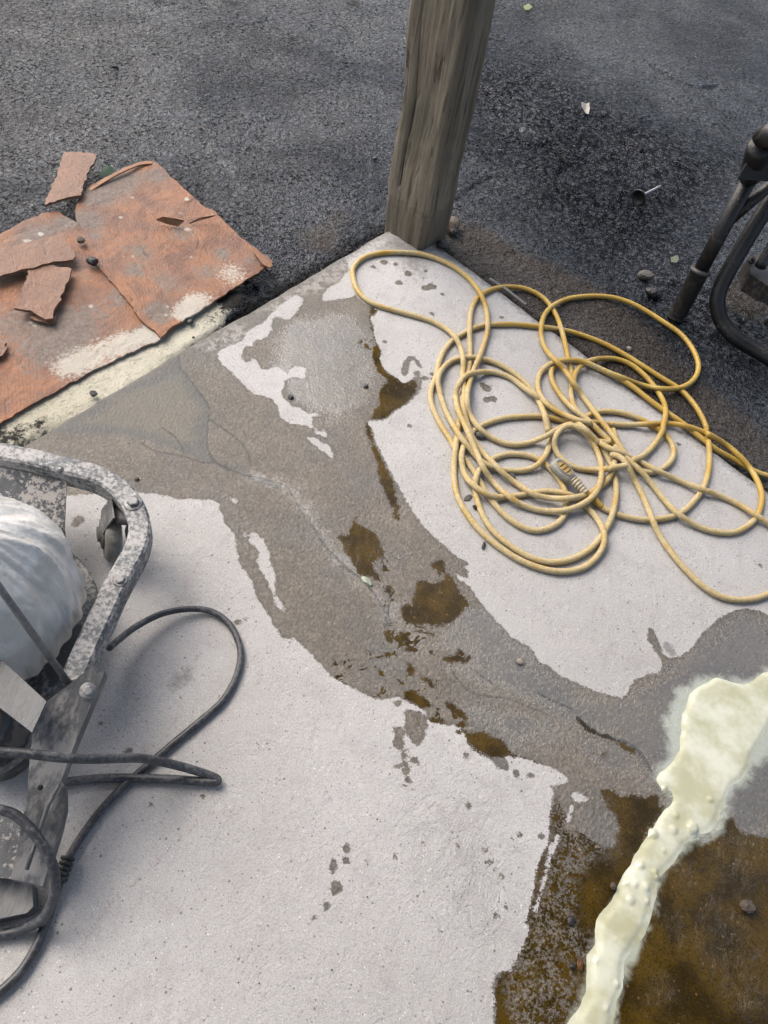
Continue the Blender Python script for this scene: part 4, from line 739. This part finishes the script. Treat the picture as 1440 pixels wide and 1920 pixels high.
# ---------------------------------------------------------------- yellow extension cord
Z2 = (760, 740, 3.6); Z1 = (980, 480, 3.13); Z3 = (1040, 800, 3.6)
STR = [
 # H loop on the asphalt and its two tails
 zm([(240, 610), (320, 612), (410, 645), (560, 715), (650, 770), (750, 850), (850, 920), (950, 990), (1050, 1070), (1130, 1130)], *Z1)+zm([(1080, 150), (1200, 215), (1300, 275), (1400, 322), (1500, 345), (1620, 380)], *Z3),
 zm([(500, 260), (560, 290), (640, 312), (690, 300), (750, 270), (800, 210), (802, 140), (770, 80), (720, 30)], *Z3)+zm([(800, 1020), (720, 970), (620, 930), (520, 912), (440, 915), (385, 935), (355, 955)], *Z1),
 [(1082, 900)]+zm([(200, 440), (260, 500), (330, 552), (420, 592), (530, 620), (640, 630), (770, 613), (870, 572), (960, 480), (1010, 400), (1038, 300), (1045, 200), (1038, 100), (1015, 10)], *Z3)+zm([(1085, 1030), (1050, 940), (990, 850), (920, 780), (830, 725), (720, 655), (600, 580), (480, 515), (350, 465), (240, 435), (100, 415), (0, 405)], *Z1)
 +zm([(1200, 605), (1080, 605), (980, 608), (900, 630), (820, 670), (745, 720), (690, 790), (655, 880), (640, 960), (607, 1040), (602, 1110), (625, 1190), (680, 1300), (740, 1390)], *Z8)
 +zm([(325, 355), (400, 430), (450, 500), (500, 580), (545, 670), (620, 760), (700, 840), (780, 890), (870, 920), (960, 905), (1040, 860), (1080, 800), (1085, 720), (1075, 640), (1030, 560), (980, 500), (920, 450), (850, 415), (760, 402), (680, 402), (610, 425), (550, 460), (500, 510), (475, 570), (470, 650), (490, 730),
 (530, 830), (590, 920), (680, 1000), (800, 1080), (920, 1125), (1040, 1130), (1150, 1100), (1250, 1040), (1320, 960), (1380, 860), (1410, 760), (1425, 650), (1410, 540), (1370, 430), (1310, 340), (1230, 260), (1130, 200), (1020, 165), (900, 145), (780, 148), (660, 160), (560, 190), (480, 230), (410, 310),
 (380, 400), (385, 480), (410, 560), (470, 620), (540, 670), (610, 692), (700, 690), (800, 675), (880, 660), (940, 652), (1010, 655), (1080, 668), (1140, 688), (1185, 725), (1235, 770), (1290, 830), (1330, 900), (1346, 960), (1335, 1030), (1280, 1110), (1200, 1170), (1080, 1195), (950, 1182), (800, 1130), (680, 1062),
 (570, 980), (470, 880), (400, 780), (350, 680), (330, 560), (330, 450), (342, 340), (360, 200), (380, 80)], *Z2)
 +zm([(815, 1080), (832, 1020), (850, 950), (866, 870), (870, 780), (866, 640), (875, 520), (910, 440), (970, 390), (1050, 360), (1150, 352), (1250, 367), (1340, 410), (1400, 465)], *Z8)+zm([(200, 355), (230, 440), (250, 520), (265, 590), (285, 680), (288, 760), (285, 830), (310, 900), (370, 965), (450, 1040), (530, 1110)], *Z1)+zm([(420, 130), (470, 190), (500, 235)], *Z3),
 # inner round loop
 zm([(830, 1200), (760, 1080)], *Z8)[1:1]+zm([(235, 0), (272, 110), (320, 200), (375, 290), (440, 370), (490, 430), (560, 480), (660, 510), (760, 515), (850, 500), (920, 450), (960, 380), (978, 300), (962, 200), (932, 100)], *Z2)+zm([(1398, 1340), (1385, 1260), (1350, 1160), (1300, 1070), (1220, 980), (1130, 910), (1030, 860), (930, 832), (840, 828), (760, 845), (700, 885), (662, 940), (652, 1000), (672, 1090)], *Z8),
 # left far loop: small and fast
 zm([(1400, 235), (1430, 330), (1410, 470), (1370, 570), (1300, 630), (1200, 682), (1080, 702), (980, 700), (880, 680), (780, 620), (680, 550), (600, 470), (530, 400), (470, 320), (430, 240), (405, 150), (388, 60)], *Z2)+zm([(832, 1120), (828, 1040), (818, 950), (825, 860), (808, 770), (780, 710), (740, 660), (680, 620), (600, 580), (520, 555), (430, 530), (340, 505), (250, 480), (190, 455), (130, 405), (95, 350), (78, 280), (78, 230), (110, 185), (160, 150), (230, 130), (320, 120), (420, 120), (520, 128), (610, 150), (700, 185), (780, 230),
 (850, 285), (900, 340), (940, 400), (970, 470), (985, 550), (988, 640), (970, 720), (935, 820), (900, 900), (865, 1000), (850, 1080), (855, 1170), (890, 1255), (960, 1335), (1060, 1395), (1160, 1418), (1260, 1408), (1340, 1378)], *Z8)+zm([(960, 275), (1040, 225), (1120, 195), (1200, 183), (1300, 190), (1420, 205)], *Z2)
 +zm([(500, 985), (600, 992), (700, 988), (780, 984), (900, 987), (1000, 1010), (1100, 1050), (1200, 1110)], *Z1)+zm([(1010, 35), (1100, 85), (1200, 155), (1300, 255), (1370, 370), (1400, 470), (1382, 570), (1330, 650), (1220, 712), (1100, 712), (980, 680), (860, 610), (770, 530), (680, 420), (600, 320), (540, 262), (470, 200), (400, 130)], *Z3),
 zm([(1370, 500), (1300, 508), (1200, 505), (1120, 482), (1050, 430), (1010, 365), (1010, 290), (1055, 230), (1120, 205), (1190, 240), (1250, 300), (1290, 370), (1318, 450), (1325, 540), (1300, 640), (1235, 715), (1130, 768), (1020, 787), (900, 780), (800, 750), (700, 690), (600, 600), (530, 500), (480, 390), (435, 280), (390, 180), (350, 90), (338, 0)], *Z2)
 +zm([(768, 1130), (775, 1060), (810, 980), (860, 940), (905, 932), (980, 925), (1060, 935), (1150, 970), (1240, 1040)], *Z8)+zm([(30, 830)], *Z1)[0:0]+zm([(940, 45), (1010, 100), (1080, 145), (1160, 190), (1230, 250), (1310, 330)], *Z2),
 zm([(1360, 505), (1420, 490)], *Z2)+zm([(440, 268), (490, 262)], *Z3),
 zm([(380, 190), (440, 200), (490, 260), (540, 360), (600, 480), (650, 600), (700, 720), (780, 840), (870, 950), (980, 1060), (1100, 1140), (1230, 1170), (1350, 1162), (1440, 1130), (1540, 1080)], *Z3),
 zm([(215, 620), (170, 665), (170, 720), (185, 760), (235, 835), (300, 900), (380, 960), (450, 1030), (520, 1100)], *Z1)+zm([(280, 92), (380, 150), (480, 195), (580, 240), (700, 300), (830, 360), (960, 410), (1100, 460), (1250, 530), (1380, 610), (1500, 700)], *Z3),
 zm([(530, 225), (580, 208), (650, 150), (700, 80), (738, 10)], *Z3)+zm([(820, 1010), (840, 930), (825, 850), (775, 770), (715, 700), (640, 640), (560, 607), (480, 600), (400, 612), (340, 645), (305, 700), (298, 760)], *Z1),
 # top: big loop over the asphalt
 zm([(400, 985), (330, 965), (270, 942), (180, 900), (112, 835), (88, 760), (102, 690), (150, 640), (220, 615), (280, 610), (350, 617), (430, 650), (500, 682), (580, 712), (680, 752), (780, 775), (880, 780), (960, 760), (1015, 710), (1032, 640), (1000, 550), (930, 460), (830, 390), (720, 320), (620, 270), (520, 242),
 (400, 235), (270, 250), (180, 290), (125, 350), (108, 430), (115, 500), (150, 570), (220, 640), (290, 730), (350, 820), (410, 900), (470, 980), (530, 1055), (575, 1120)], *Z1)+zm([(480, 195)], *Z3),
]
R_C = .0064
def surf(x, y):
    q = uv_of(np.array([[x, y]]))[0]; return 0.0 if q.min() > 0 else -.018
allp = []; tubes = []
def lay(px, n=7):
    P2 = catmull(px, n); g = np.array([G(p[0], p[1], R_C) for p in P2])
    seg = np.r_[0, np.cumsum(np.linalg.norm(np.diff(g, axis=0), axis=1))]; N = int(seg[-1]/.007)+2; t = np.linspace(0, seg[-1], N)
    PX = np.c_[np.interp(t, seg, P2[:, 0]), np.interp(t, seg, P2[:, 1])]
    for k in range(3): PX[1:-1] = (PX[:-2]+PX[1:-1]*2+PX[2:])/4
    g = np.array([G(p[0], p[1], R_C) for p in PX]); base = np.array([surf(a[0], a[1]) for a in g])
    k = np.ones(9)/9; base = np.convolve(np.pad(base, 4, 'edge'), k, 'valid')+R_C
    z = base.copy(); prev = np.vstack(allp) if allp else np.zeros((0, 3))
    for i in range(N):
        cand = prev; 
        k0 = 25 if i > N-22 else 0; own = np.c_[g[k0:max(i-12, 0), :2], z[k0:max(i-12, 0)]] if i > 12+k0 else np.zeros((0, 3))
        cand = np.vstack([cand, own]) if len(cand) or len(own) else cand
        if len(cand):
            dd = np.hypot(cand[:, 0]-g[i, 0], cand[:, 1]-g[i, 1]); kk = dd < R_C*1.7
            if kk.any(): z[i] = max(z[i], min((cand[kk, 2]+np.sqrt(np.clip((2*R_C*.97)**2-dd[kk]**2, 0, None))).max(), .05))
    zz = z.copy()
    for _ in range(14):
        zs_ = zz.copy(); zs_[1:-1] = (zz[:-2]+zz[1:-1]+zz[2:])/3; zz = np.maximum(zs_, z) if _ < 9 else zs_
    P = np.array([G(p[0], p[1], h) for p, h in zip(PX, zz)]); allp.append(P); return P
cord_v = []
for s in STR: cord_v.append(lay(s))
def cord_material():
    m = M('dusty_yellow_cable'); n1 = m.noise(11, 4, .6); n2 = m.noise(160, 5, .7)
    dsty = m.attr('dusty'); f = m.ss(m.add(m.add(dsty, m.mul(m.sub(n1, .5), 2.0)), m.mul(m.sub(n2, .5), 1.3)), .25, .75)
    c = m.mix(m.ss(n1, .4, .65), (.50, .32, .06), (.60, .41, .09)); c = m.mix(m.mul(m.ss(n2, .55, .68), .6), c, (.30, .16, .04)); c = m.mix(m.mul(f, .88), c, m.mix(m.ss(n2, .4, .6), (.50, .39, .19), (.60, .51, .33)))
    sp = m.mul(m.ss(m.vor(210), .20, .14), m.ss(m.noise(22, 3), .50, .58)); c = m.mix(m.mul(sp, .8), c, (.12, .07, .03))
    m.set('Base Color', c).set('Roughness', m.lerp(f, .42, .8)).set('Specular IOR Level', .4).set('Normal', m.bump(n2, .0012, .7)); return m.m
parts = [tube_vf(P, R_C, 12) for P in cord_v]; V, F = join(parts)
du = .72-.80*(1-np.exp(-np.clip(np.maximum(-uv_of(V[:, :2]).min(1)+.16, 0)/.22, 0, 9)))
du = np.clip(du-.15*blobs(V[:, :2], [(1250, 640, 200), (1400, 850, 120)])-.2*blobs(V[:, :2], [(1100, 800, 80)]), -.1, 1)
cc = G(1110, 880); yc = thing('extension_cord', 'dusty yellow extension cord in a loose tangled coil on concrete and asphalt', 'extension cord', tuple(cc[:2])+(0,))
mesh_obj('cable', V, F, cord_material(), yc, attrs=dict(dusty=du))
# connector block
e0 = G(1040, 868, .026); e1 = G(1096, 922, .022); e2 = G(1076, 902, .024); ax = (e1-e0); axn = ax/np.linalg.norm(ax); sd = np.cross(axn, [0, 0, 1.0]); sd /= np.linalg.norm(sd)
plg = simple('pale_plug_plastic', (.33, .325, .29), .5, dirt=.6, dcol=(.45, .41, .31), sc=60, bump=.001)
yel = simple('yellow_plug_plastic', (.55, .36, .09), .45, dirt=.5, dcol=(.55, .48, .33), sc=60)
def P_(u, v, w): return e0+axn*u+sd*v+np.array([0, 0, w])
Lc = np.linalg.norm(e2-e0); con = None
bm_parts = []
prof = [(-.002, .0150), (.004, .0165), (.030*Lc/.05, .0165), (Lc*.75, .014), (Lc, .010)]
def loft(profile, h):
    V = []; n = 12
    for u, w in profile:
        for k in range(n):
            a = 2*math.pi*k/n; cx_ = math.copysign(abs(math.cos(a))**.45, math.cos(a)); sy_ = math.copysign(abs(math.sin(a))**.45, math.sin(a))
            V.append(P_(u, w*cx_, h*(w/.0165)**.5*sy_))
    m_ = len(profile); F = [(i*n+k, i*n+(k+1) % n, (i+1)*n+(k+1) % n, (i+1)*n+k) for i in range(m_-1) for k in range(n)]
    return V, F+[tuple(range(n))[::-1], tuple((m_-1)*n+k for k in range(n))]
V, F = loft(prof, .0095); con = mesh_obj('connector', V, F, plg, yc)
a = [];
for k in range(20):
    q = 2*math.pi*k/20; a.append(P_(Lc*.44+Lc*.33*math.cos(q), .0095*math.sin(q), .0102))
V, F = plate_vf(a, .003); mesh_obj('grip_pad', V, F, yel, con, smooth=False)
rg = a+[a[0]]; tube('rim', [p+np.array([0, 0, 0]) for p in (np.array(rg)-(e0+axn*Lc*.44))*1.18+(e0+axn*Lc*.44)], .0012, plg, con, 6)
for k in (-1, 0, 1): tube('rib', [P_(Lc*(.44+k*.17), -.008, .0112), P_(Lc*(.44+k*.17), 0, .0125), P_(Lc*(.44+k*.17), .008, .0112)], .0013, yel, con, 6)
LL = np.linalg.norm(e1-e0); pr = []
for k in range(6): u0 = k*(LL+.012-Lc)/6; pr += [(.0112-k*.0006, u0), (.0112-k*.0006, u0+.0022), (.0085-k*.0003, u0+.0027), (.0085-k*.0003, u0+.0034)]
V, F = lathe_vf(e2-axn*.003, axn, pr, 14); mesh_obj('strain_relief', V, F, simple('cream_boot', (.50, .42, .28), .5, dirt=.6, dcol=(.55, .5, .4)), con)
tube('cable_tail', catmull([e1, G(1112, 932, .016), G(1120, 942, .012), G(1128, 950, .008)], 4), R_C, cord_material(), yc, 12)
rebase(yc)
for c in yc.children:
    pass

# ---------------------------------------------------------------- slurry
pz = GP(SLURRY); lo, hi = pz.min(0)-.02, pz.max(0)+.02
sx_, sy_ = np.arange(lo[0], hi[0], .0032), np.arange(lo[1], hi[1], .0032); gx, gy, F = grid(sx_, sy_); Q = np.c_[gx, gy]
dd = sdf(Q, catmull(pz, 3, True))-.003+.006*fbm(gx, gy, 30, 4, 2)
t = np.clip(-dd/.012, -1, 1); z = -.0002+.0024*np.where(t > 0, np.sqrt(1-(1-t)**2), t)
z += np.where(t > .3, .0006*fbm(gx, gy, 30, 3, 5), 0)
BUB = [(1262, 1556, 9), (1297, 1552, 12), (1266, 1530, 6), (1225, 1563, 9), (1201, 1623, 7), (1230, 1645, 6), (1227, 1636, 6), (1173, 1657, 4), (1181, 1688, 9), (1210, 1664, 8), (1153, 1762, 4), (1168, 1758, 4), (1155, 1845, 5), (1137, 1891, 5), (1243, 1595, 5), (1118, 1802, 4), (1245, 1478, 5), (1330, 1500, 6), (1190, 1658, 6), (1212, 1690, 5)]
for x, y, r in BUB:
    c = G(x, y)[:2]; rr = np.linalg.norm(G(x+r, y)[:2]-c); rr *= .72; q = ((Q-c)**2).sum(1)/rr**2; z = np.maximum(z, np.where(q < 1.4, .003+rr*.42*np.sqrt(np.clip(1.3-q, 0, None)), -1))
keep = (dd < .012)[F].any(1); 
sm_m = M('pale_slurry'); n1 = sm_m.noise(14, 4, .6); c = sm_m.mix(sm_m.ss(n1, .35, .65), (.52, .52, .35), (.74, .765, .63))
dots = sm_m.ss(sm_m.vor(60), .07, .04); c = sm_m.mix(sm_m.mul(dots, sm_m.mul(sm_m.ss(sm_m.noise(20, 2), .52, .6), .8)), c, (.10, .10, .08))
sm_m.set('Base Color', c).set('Roughness', .08).set('Specular IOR Level', .6).set('Subsurface Weight', .08).set('Subsurface Radius', (.01, .012, .008)).set('Normal', sm_m.bump(sm_m.noise(14, 2, .4), .002, .4))
sl3 = mesh_obj('slurry_spill', np.c_[Q, z], F[keep], sm_m.m); tag(sl3, kind='stuff')

# ---------------------------------------------------------------- dust machine at the left
dusty = simple('dusty_painted_steel', (.075, .090, .105), .5, .2, dirt=.95, dcol=(.50, .49, .48), sc=60, lo=.38, hi=.60, bump=.0022, bsc=90)
dusty2 = simple('grey_dusty_steel', (.13, .137, .147), .5, .3, dirt=.8, dcol=(.28, .277, .272), sc=40, lo=.42, hi=.62, bump=.0012, streak=(1, .25, 1))
dustyd = simple('dark_speckled_steel', (.040, .050, .062), .5, .2, dirt=.9, dcol=(.40, .38, .36), sc=60, lo=.52, hi=.60, bump=.001)
boltm = simple('dusty_bolt', (.25, .255, .26), .5, .6, dirt=.8, dcol=(.42, .41, .40), sc=50, bump=.001)
floor_dust = simple('dust_caked_deck', (.36, .34, .31), .9, dirt=.8, dcol=(.36, .34, .32), sc=40, bump=.004, bsc=60)
mc = thing('dust_machine', 'dust caked floor machine with curved steel frame standing at the left edge', 'machine', tuple(G(60, 1250)[:2])+(0,))
ZT = .150
cl = [(-60, 850), (0, 857), (63, 869), (120, 883), (178, 898), (216, 918), (243, 944), (259, 973), (264, 1002), (257, 1034), (241, 1066), (218, 1108), (197, 1153), (177, 1197), (153, 1250), (138, 1285)]
P = catmull([G(x, y, ZT-.02) for x, y in cl], 6); V, F = sweep_rect(P, .0345, .042, .004); rail = mesh_obj('frame_rail', V, F, dusty, mc, smooth=False)
def bolt(x, y, z, r, parent, washer=True, ax=(0, 0, 1)):
    c = G(x, y, z); pr = []
    if washer: V, F = lathe_vf(c, ax, [(r*1.75, 0), (r*1.8, .0015), (r*1.6, .003)], 20); w = mesh_obj('washer', V, F, boltm, parent)
    V, F = lathe_vf(c, ax, [(r*1.1, .0025), (r*1.15, .004), (r*1.1, r*.9), (r*.85, r*1.05)], 6); mesh_obj('bolt_head', V, F, boltm, parent, smooth=False)
bolt(250, 944, ZT, .0088, rail); bolt(226, 1089, ZT, .0065, rail); bolt(112, 880, ZT, .0038, rail)
V, F = plate_vf([G(x, y, z_) for x, y, z_ in [(-30, 868, .13), (0, 876, .13), (125, 902, .13), (121, 985, .10), (127, 1050, .07), (130, 1090, .05), (60, 1100, .05), (-30, 1000, .1)]], .004)
mesh_obj('gusset_plate', V, F, dustyd, mc, smooth=False)
V, F = plate_vf([G(x, y, .045) for x, y in [(100, 1020), (127, 1048), (133, 1072), (150, 1100), (185, 1116), (175, 1150), (150, 1210), (120, 1290), (90, 1340), (0, 1330), (-40, 1200), (-40, 1040)]], .012)
mesh_obj('deck', V, F, floor_dust, mc, smooth=False)
# bag
bc = G(-38, 1125, .12); V = []; nA, nZ = 220, 90
for i in range(nZ):
    t = i/(nZ-1); zz = .05+.25*t; rad = .150*(math.sin(min(t/.22, 1)*math.pi/2)**.5)*(1-.55*max(0, (t-.45)/.55)**2.2)
    for k in range(nA):
        a = 2*math.pi*k/nA
        w = .003*vnoise(np.array([a*5]), np.array([t*4]), 1.3, 3)[0]*2+.0035*math.sin(a*26+t*6+3*math.sin(t*9))*math.exp(-((t-.15)/.25)**2)+.007*vnoise(np.array([math.cos(a)*2]), np.array([math.sin(a)*2+t*3]), 1.4, 7)[0]*2
        w += -.007*abs(math.sin(a*6.5+1.6*math.sin(t*5)+t*3))**.6*min(1, t*2.2)-.003*abs(math.sin(a*17-t*8+2*math.sin(a*3)))**.5*(.4+t)
        r = rad+w*(.5+t); V.append((bc[0]+r*math.cos(a), bc[1]+r*math.sin(a), zz))
F = [(i*nA+k, i*nA+(k+1) % nA, (i+1)*nA+(k+1) % nA, (i+1)*nA+k) for i in range(nZ-1) for k in range(nA)]+[tuple((nZ-1)*nA+k for k in range(nA))]
bm_ = M('milky_plastic_bag'); n = bm_.noise(6, 4, .6, dist=1.5); c = bm_.mix(bm_.ss(n, .35, .65), (.66, .655, .62), (.86, .865, .85)); bm_.set('Base Color', c).set('Roughness', .3).set('Coat Weight', .6).set('Coat Roughness', .12).set('Specular IOR Level', .5).set('Subsurface Weight', .0).set('Normal', bm_.bump(bm_.vor(13, 'DISTANCE_TO_EDGE', 0, vec=bm_.scale(bm_.co, (1, 1, .45), .4)), .008, .45, bm_.bump(bm_.math('ABSOLUTE', bm_.sub(bm_.noise(9, 2, .4, vec=bm_.scale(bm_.co, (1, 1, .3), .5), dist=.8), .5)), .030, .6, bm_.bump(bm_.noise(45, 4, .6, vec=bm_.scale(bm_.co, (1, 1, .12))), .006, .7))))
bag = mesh_obj('dust_bag', V, F, bm_.m, mc)
V, F = lathe_vf((bc[0], bc[1], .040), (0, 0, 1), [(.158, 0), (.162, .003), (.162, .014), (.158, .018)], 64); mesh_obj('bag_ring', V, F, simple('dusty_rim', (.10, .10, .10), .6, dirt=.8, dcol=(.36, .35, .33)), mc)
tube('support_rod', [G(-60, 1020, .40), G(30, 1145, .30), G(128, 1280, .165)], .0048, simple('grey_rod', (.20, .205, .21), .45, .3, dirt=.5, dcol=(.33, .33, .33)), mc, 12)
def plate(name, px, z, th, mat, parent=mc):
    V, F = plate_vf([G(x, y, z_) for (x, y), z_ in zip(px, z if isinstance(z, (list, tuple)) else [z]*len(px))], th); return mesh_obj(name, V, F, mat, parent, smooth=False)
plate('cross_plate', [(-60, 1190), (0, 1236), (30, 1262), (87, 1315), (60, 1373), (0, 1327), (-60, 1285)], .19, .006, dusty2)
sp = plate('side_plate', [(88, 1315), (176, 1247), (181, 1262), (197, 1258), (133, 1412), (115, 1463), (121, 1474), (122, 1513), (113, 1553), (80, 1662), (60, 1656), (20, 1648), (30, 1600), (48, 1522), (55, 1427), (61, 1373)],
 [.18-(yy-1250)*.00027 for yy in (1315, 1247, 1262, 1258, 1412, 1463, 1474, 1513, 1553, 1662, 1656, 1648, 1600, 1522, 1427, 1373)], .022, dusty2)
bolt(165, 1295, .172, .0065, sp, True, (.35, -.25, .9))
V, F = lathe_vf(G(76, 1477, .132), (0, 0, 1), [(.0035, 0), (.0035, .0022)], 10); mesh_obj('slot_hole', V, F, simple('hole_dark', (.01, .01, .01), .9), sp)
tube('weld_rib', [G(112, 1468, .128), G(90, 1510, .121), G(70, 1570, .11), (G(50, 1630, .094))], .003, dusty2, sp, 8)
plate('lower_plate', [(-60, 1500), (47, 1520), (30, 1600), (20, 1648), (-60, 1640)], .060, .02, dustyd)
plate('foot_plate', [(-60, 1645), (22, 1650), (60, 1658), (62, 1700), (50, 1712), (-60, 1735)], .03, .03, dusty2)
V, F = lathe_vf(G(5, 1400, .02), (0, 0, 1), [(.052, 0), (.054, .04), (.054, .08), (.046, .10), (.044, .125), (.030, .13)], 40); mt = mesh_obj('motor_housing', V, F, simple('motor_black', (.05, .055, .065), .4, .2, dirt=.6, dcol=(.25, .24, .235), sc=20), mc)
V, F = lathe_vf(G(5, 1400, .02), (0, 0, 1), [(.056, .045), (.058, .047), (.058, .062), (.056, .064)], 40); mesh_obj('band', V, F, boltm, mt)
# caster
wc_ = G(209, 1000, .052); axw = np.array([-.80, -.45, .18]); axw /= np.linalg.norm(axw)
whm = simple('grey_wheel', (.23, .235, .22), .55, dirt=.6, dcol=(.36, .355, .34), sc=30)
V, F = lathe_vf(wc_-axw*.013, axw, [(.030, -.001), (.044, 0), (.0505, .005), (.052, .013), (.0505, .021), (.044, .026), (.030, .027)], 40); wh = mesh_obj('caster_wheel', V, F, whm, mc)
V, F = lathe_vf(wc_+axw*.0135, axw, [(.028, 0), (.026, .004), (.014, .006), (.013, .010), (.004, .011)], 32); mesh_obj('hub', V, F, simple('wheel_hub', (.15, .155, .15), .5, dirt=.5), wh)
for s_ in (-1, 1):
    b0 = wc_+axw*.022*s_; u_ = np.array([0, 0, 1.0]); sdw = np.cross(axw, u_); sdw /= np.linalg.norm(sdw); tp = np.array([*G(236, 950, .125)[:2], .128])+axw*.020*s_
    V, F = plate_vf([b0-sdw*.010-u_*.008, b0+sdw*.010-u_*.008, tp+sdw*.024, tp-sdw*.024], 0, axw*.003*s_); mesh_obj('caster_fork', V, F, dusty2, mc, smooth=False)
V, F = lathe_vf([*G(236, 950, .12)[:2], .105], (0, 0, 1), [(.026, 0), (.030, .003), (.030, .008), (.02, .011)], 28); mesh_obj('swivel_plate', V, F, dusty2, mc)
rebase(mc)

# ---------------------------------------------------------------- black power cords
bk = M('scuffed_black_rubber'); n1 = bk.noise(150, 6, .75); n2 = bk.noise(13, 3)
f = bk.ss(bk.add(n1, bk.mul(bk.sub(n2, .5), .5)), .44, .66); c = bk.mix(f, (.030, .033, .040), (.13, .135, .145)); bk.set('Base Color', c).set('Roughness', bk.lerp(f, .4, .8)).set('Normal', bk.bump(n1, .001, .5))
def cordpath(px, hz, n=8):
    P2 = catmull(px, n); hs = np.interp(np.linspace(0, 1, len(P2)), np.linspace(0, 1, len(hz)), hz); return np.array([G(p[0], p[1], h) for p, h in zip(P2, hs)])
A = thing('power_cord', 'thin black power cord arching out from the machine frame with ribbed strain relief', 'power cord', tuple(G(400, 1150)[:2])+(0,))
P = cordpath([(205, 1215), (226, 1197), (255, 1175), (300, 1152), (350, 1142), (395, 1146), (428, 1168), (446, 1200), (451, 1232), (440, 1275), (415, 1316), (375, 1352), (335, 1385), (300, 1415), (260, 1449), (220, 1485), (180, 1530), (150, 1572), (132, 1602), (122, 1625), (112, 1652)], [.06, .035, .02, .009, .007, .007, .007, .007, .007, .006, .006, .006, .006])
tube('cable', P, .0056, bk.m, A, 12)
q0 = G(128, 1607, .010); q1 = G(111, 1655, .010); ax = q1-q0; L = np.linalg.norm(ax); pr = []
for k in range(5): u0 = L*k/5; pr += [(.0098, u0), (.0098, u0+L*.12), (.0068, u0+L*.13), (.0068, u0+L*.19)]
V, F = lathe_vf(q0, ax, pr, 16); mesh_obj('strain_relief', V, F, simple('dark_boot', (.03, .035, .035), .5, dirt=.6, dcol=(.15, .16, .15)), A)
tube('cable_end', cordpath([(112, 1650), (106, 1668), (96, 1700), (82, 1740), (66, 1778), (40, 1820), (5, 1855), (-40, 1890)], [.008, .007, .006, .006]), .0064, bk.m, A, 12); rebase(A)
B = tube('power_cord', cordpath([(-60, 1408), (0, 1410), (50, 1413), (110, 1420), (160, 1423), (220, 1422), (265, 1422), (310, 1430), (350, 1440), (385, 1451), (406, 1460), (404, 1466), (375, 1465), (320, 1461), (260, 1459), (200, 1459), (150, 1463), (112, 1468), (80, 1475)],
 [.20, .19, .185, .17, .14, .10, .06, .03, .014, .010, .010, .010, .008, .008, .008, .010, .02]), .0066, bk.m, None, 12)
tag(B, 'thick grey scuffed power cord bent in a hairpin across the machine side plate', 'power cord')
Cc = tube('power_cord', cordpath([(-50, 1505), (0, 1518), (28, 1528), (55, 1552), (80, 1585), (98, 1620), (104, 1655), (98, 1690), (80, 1722), (50, 1740), (20, 1749), (-50, 1760)], [.13, .13, .125, .12, .11, .09, .07, .045, .02, .01, .008]), .0066, bk.m, None, 12)
tag(Cc, 'grey power cord curving down round the lower end of the machine plate', 'power cord')
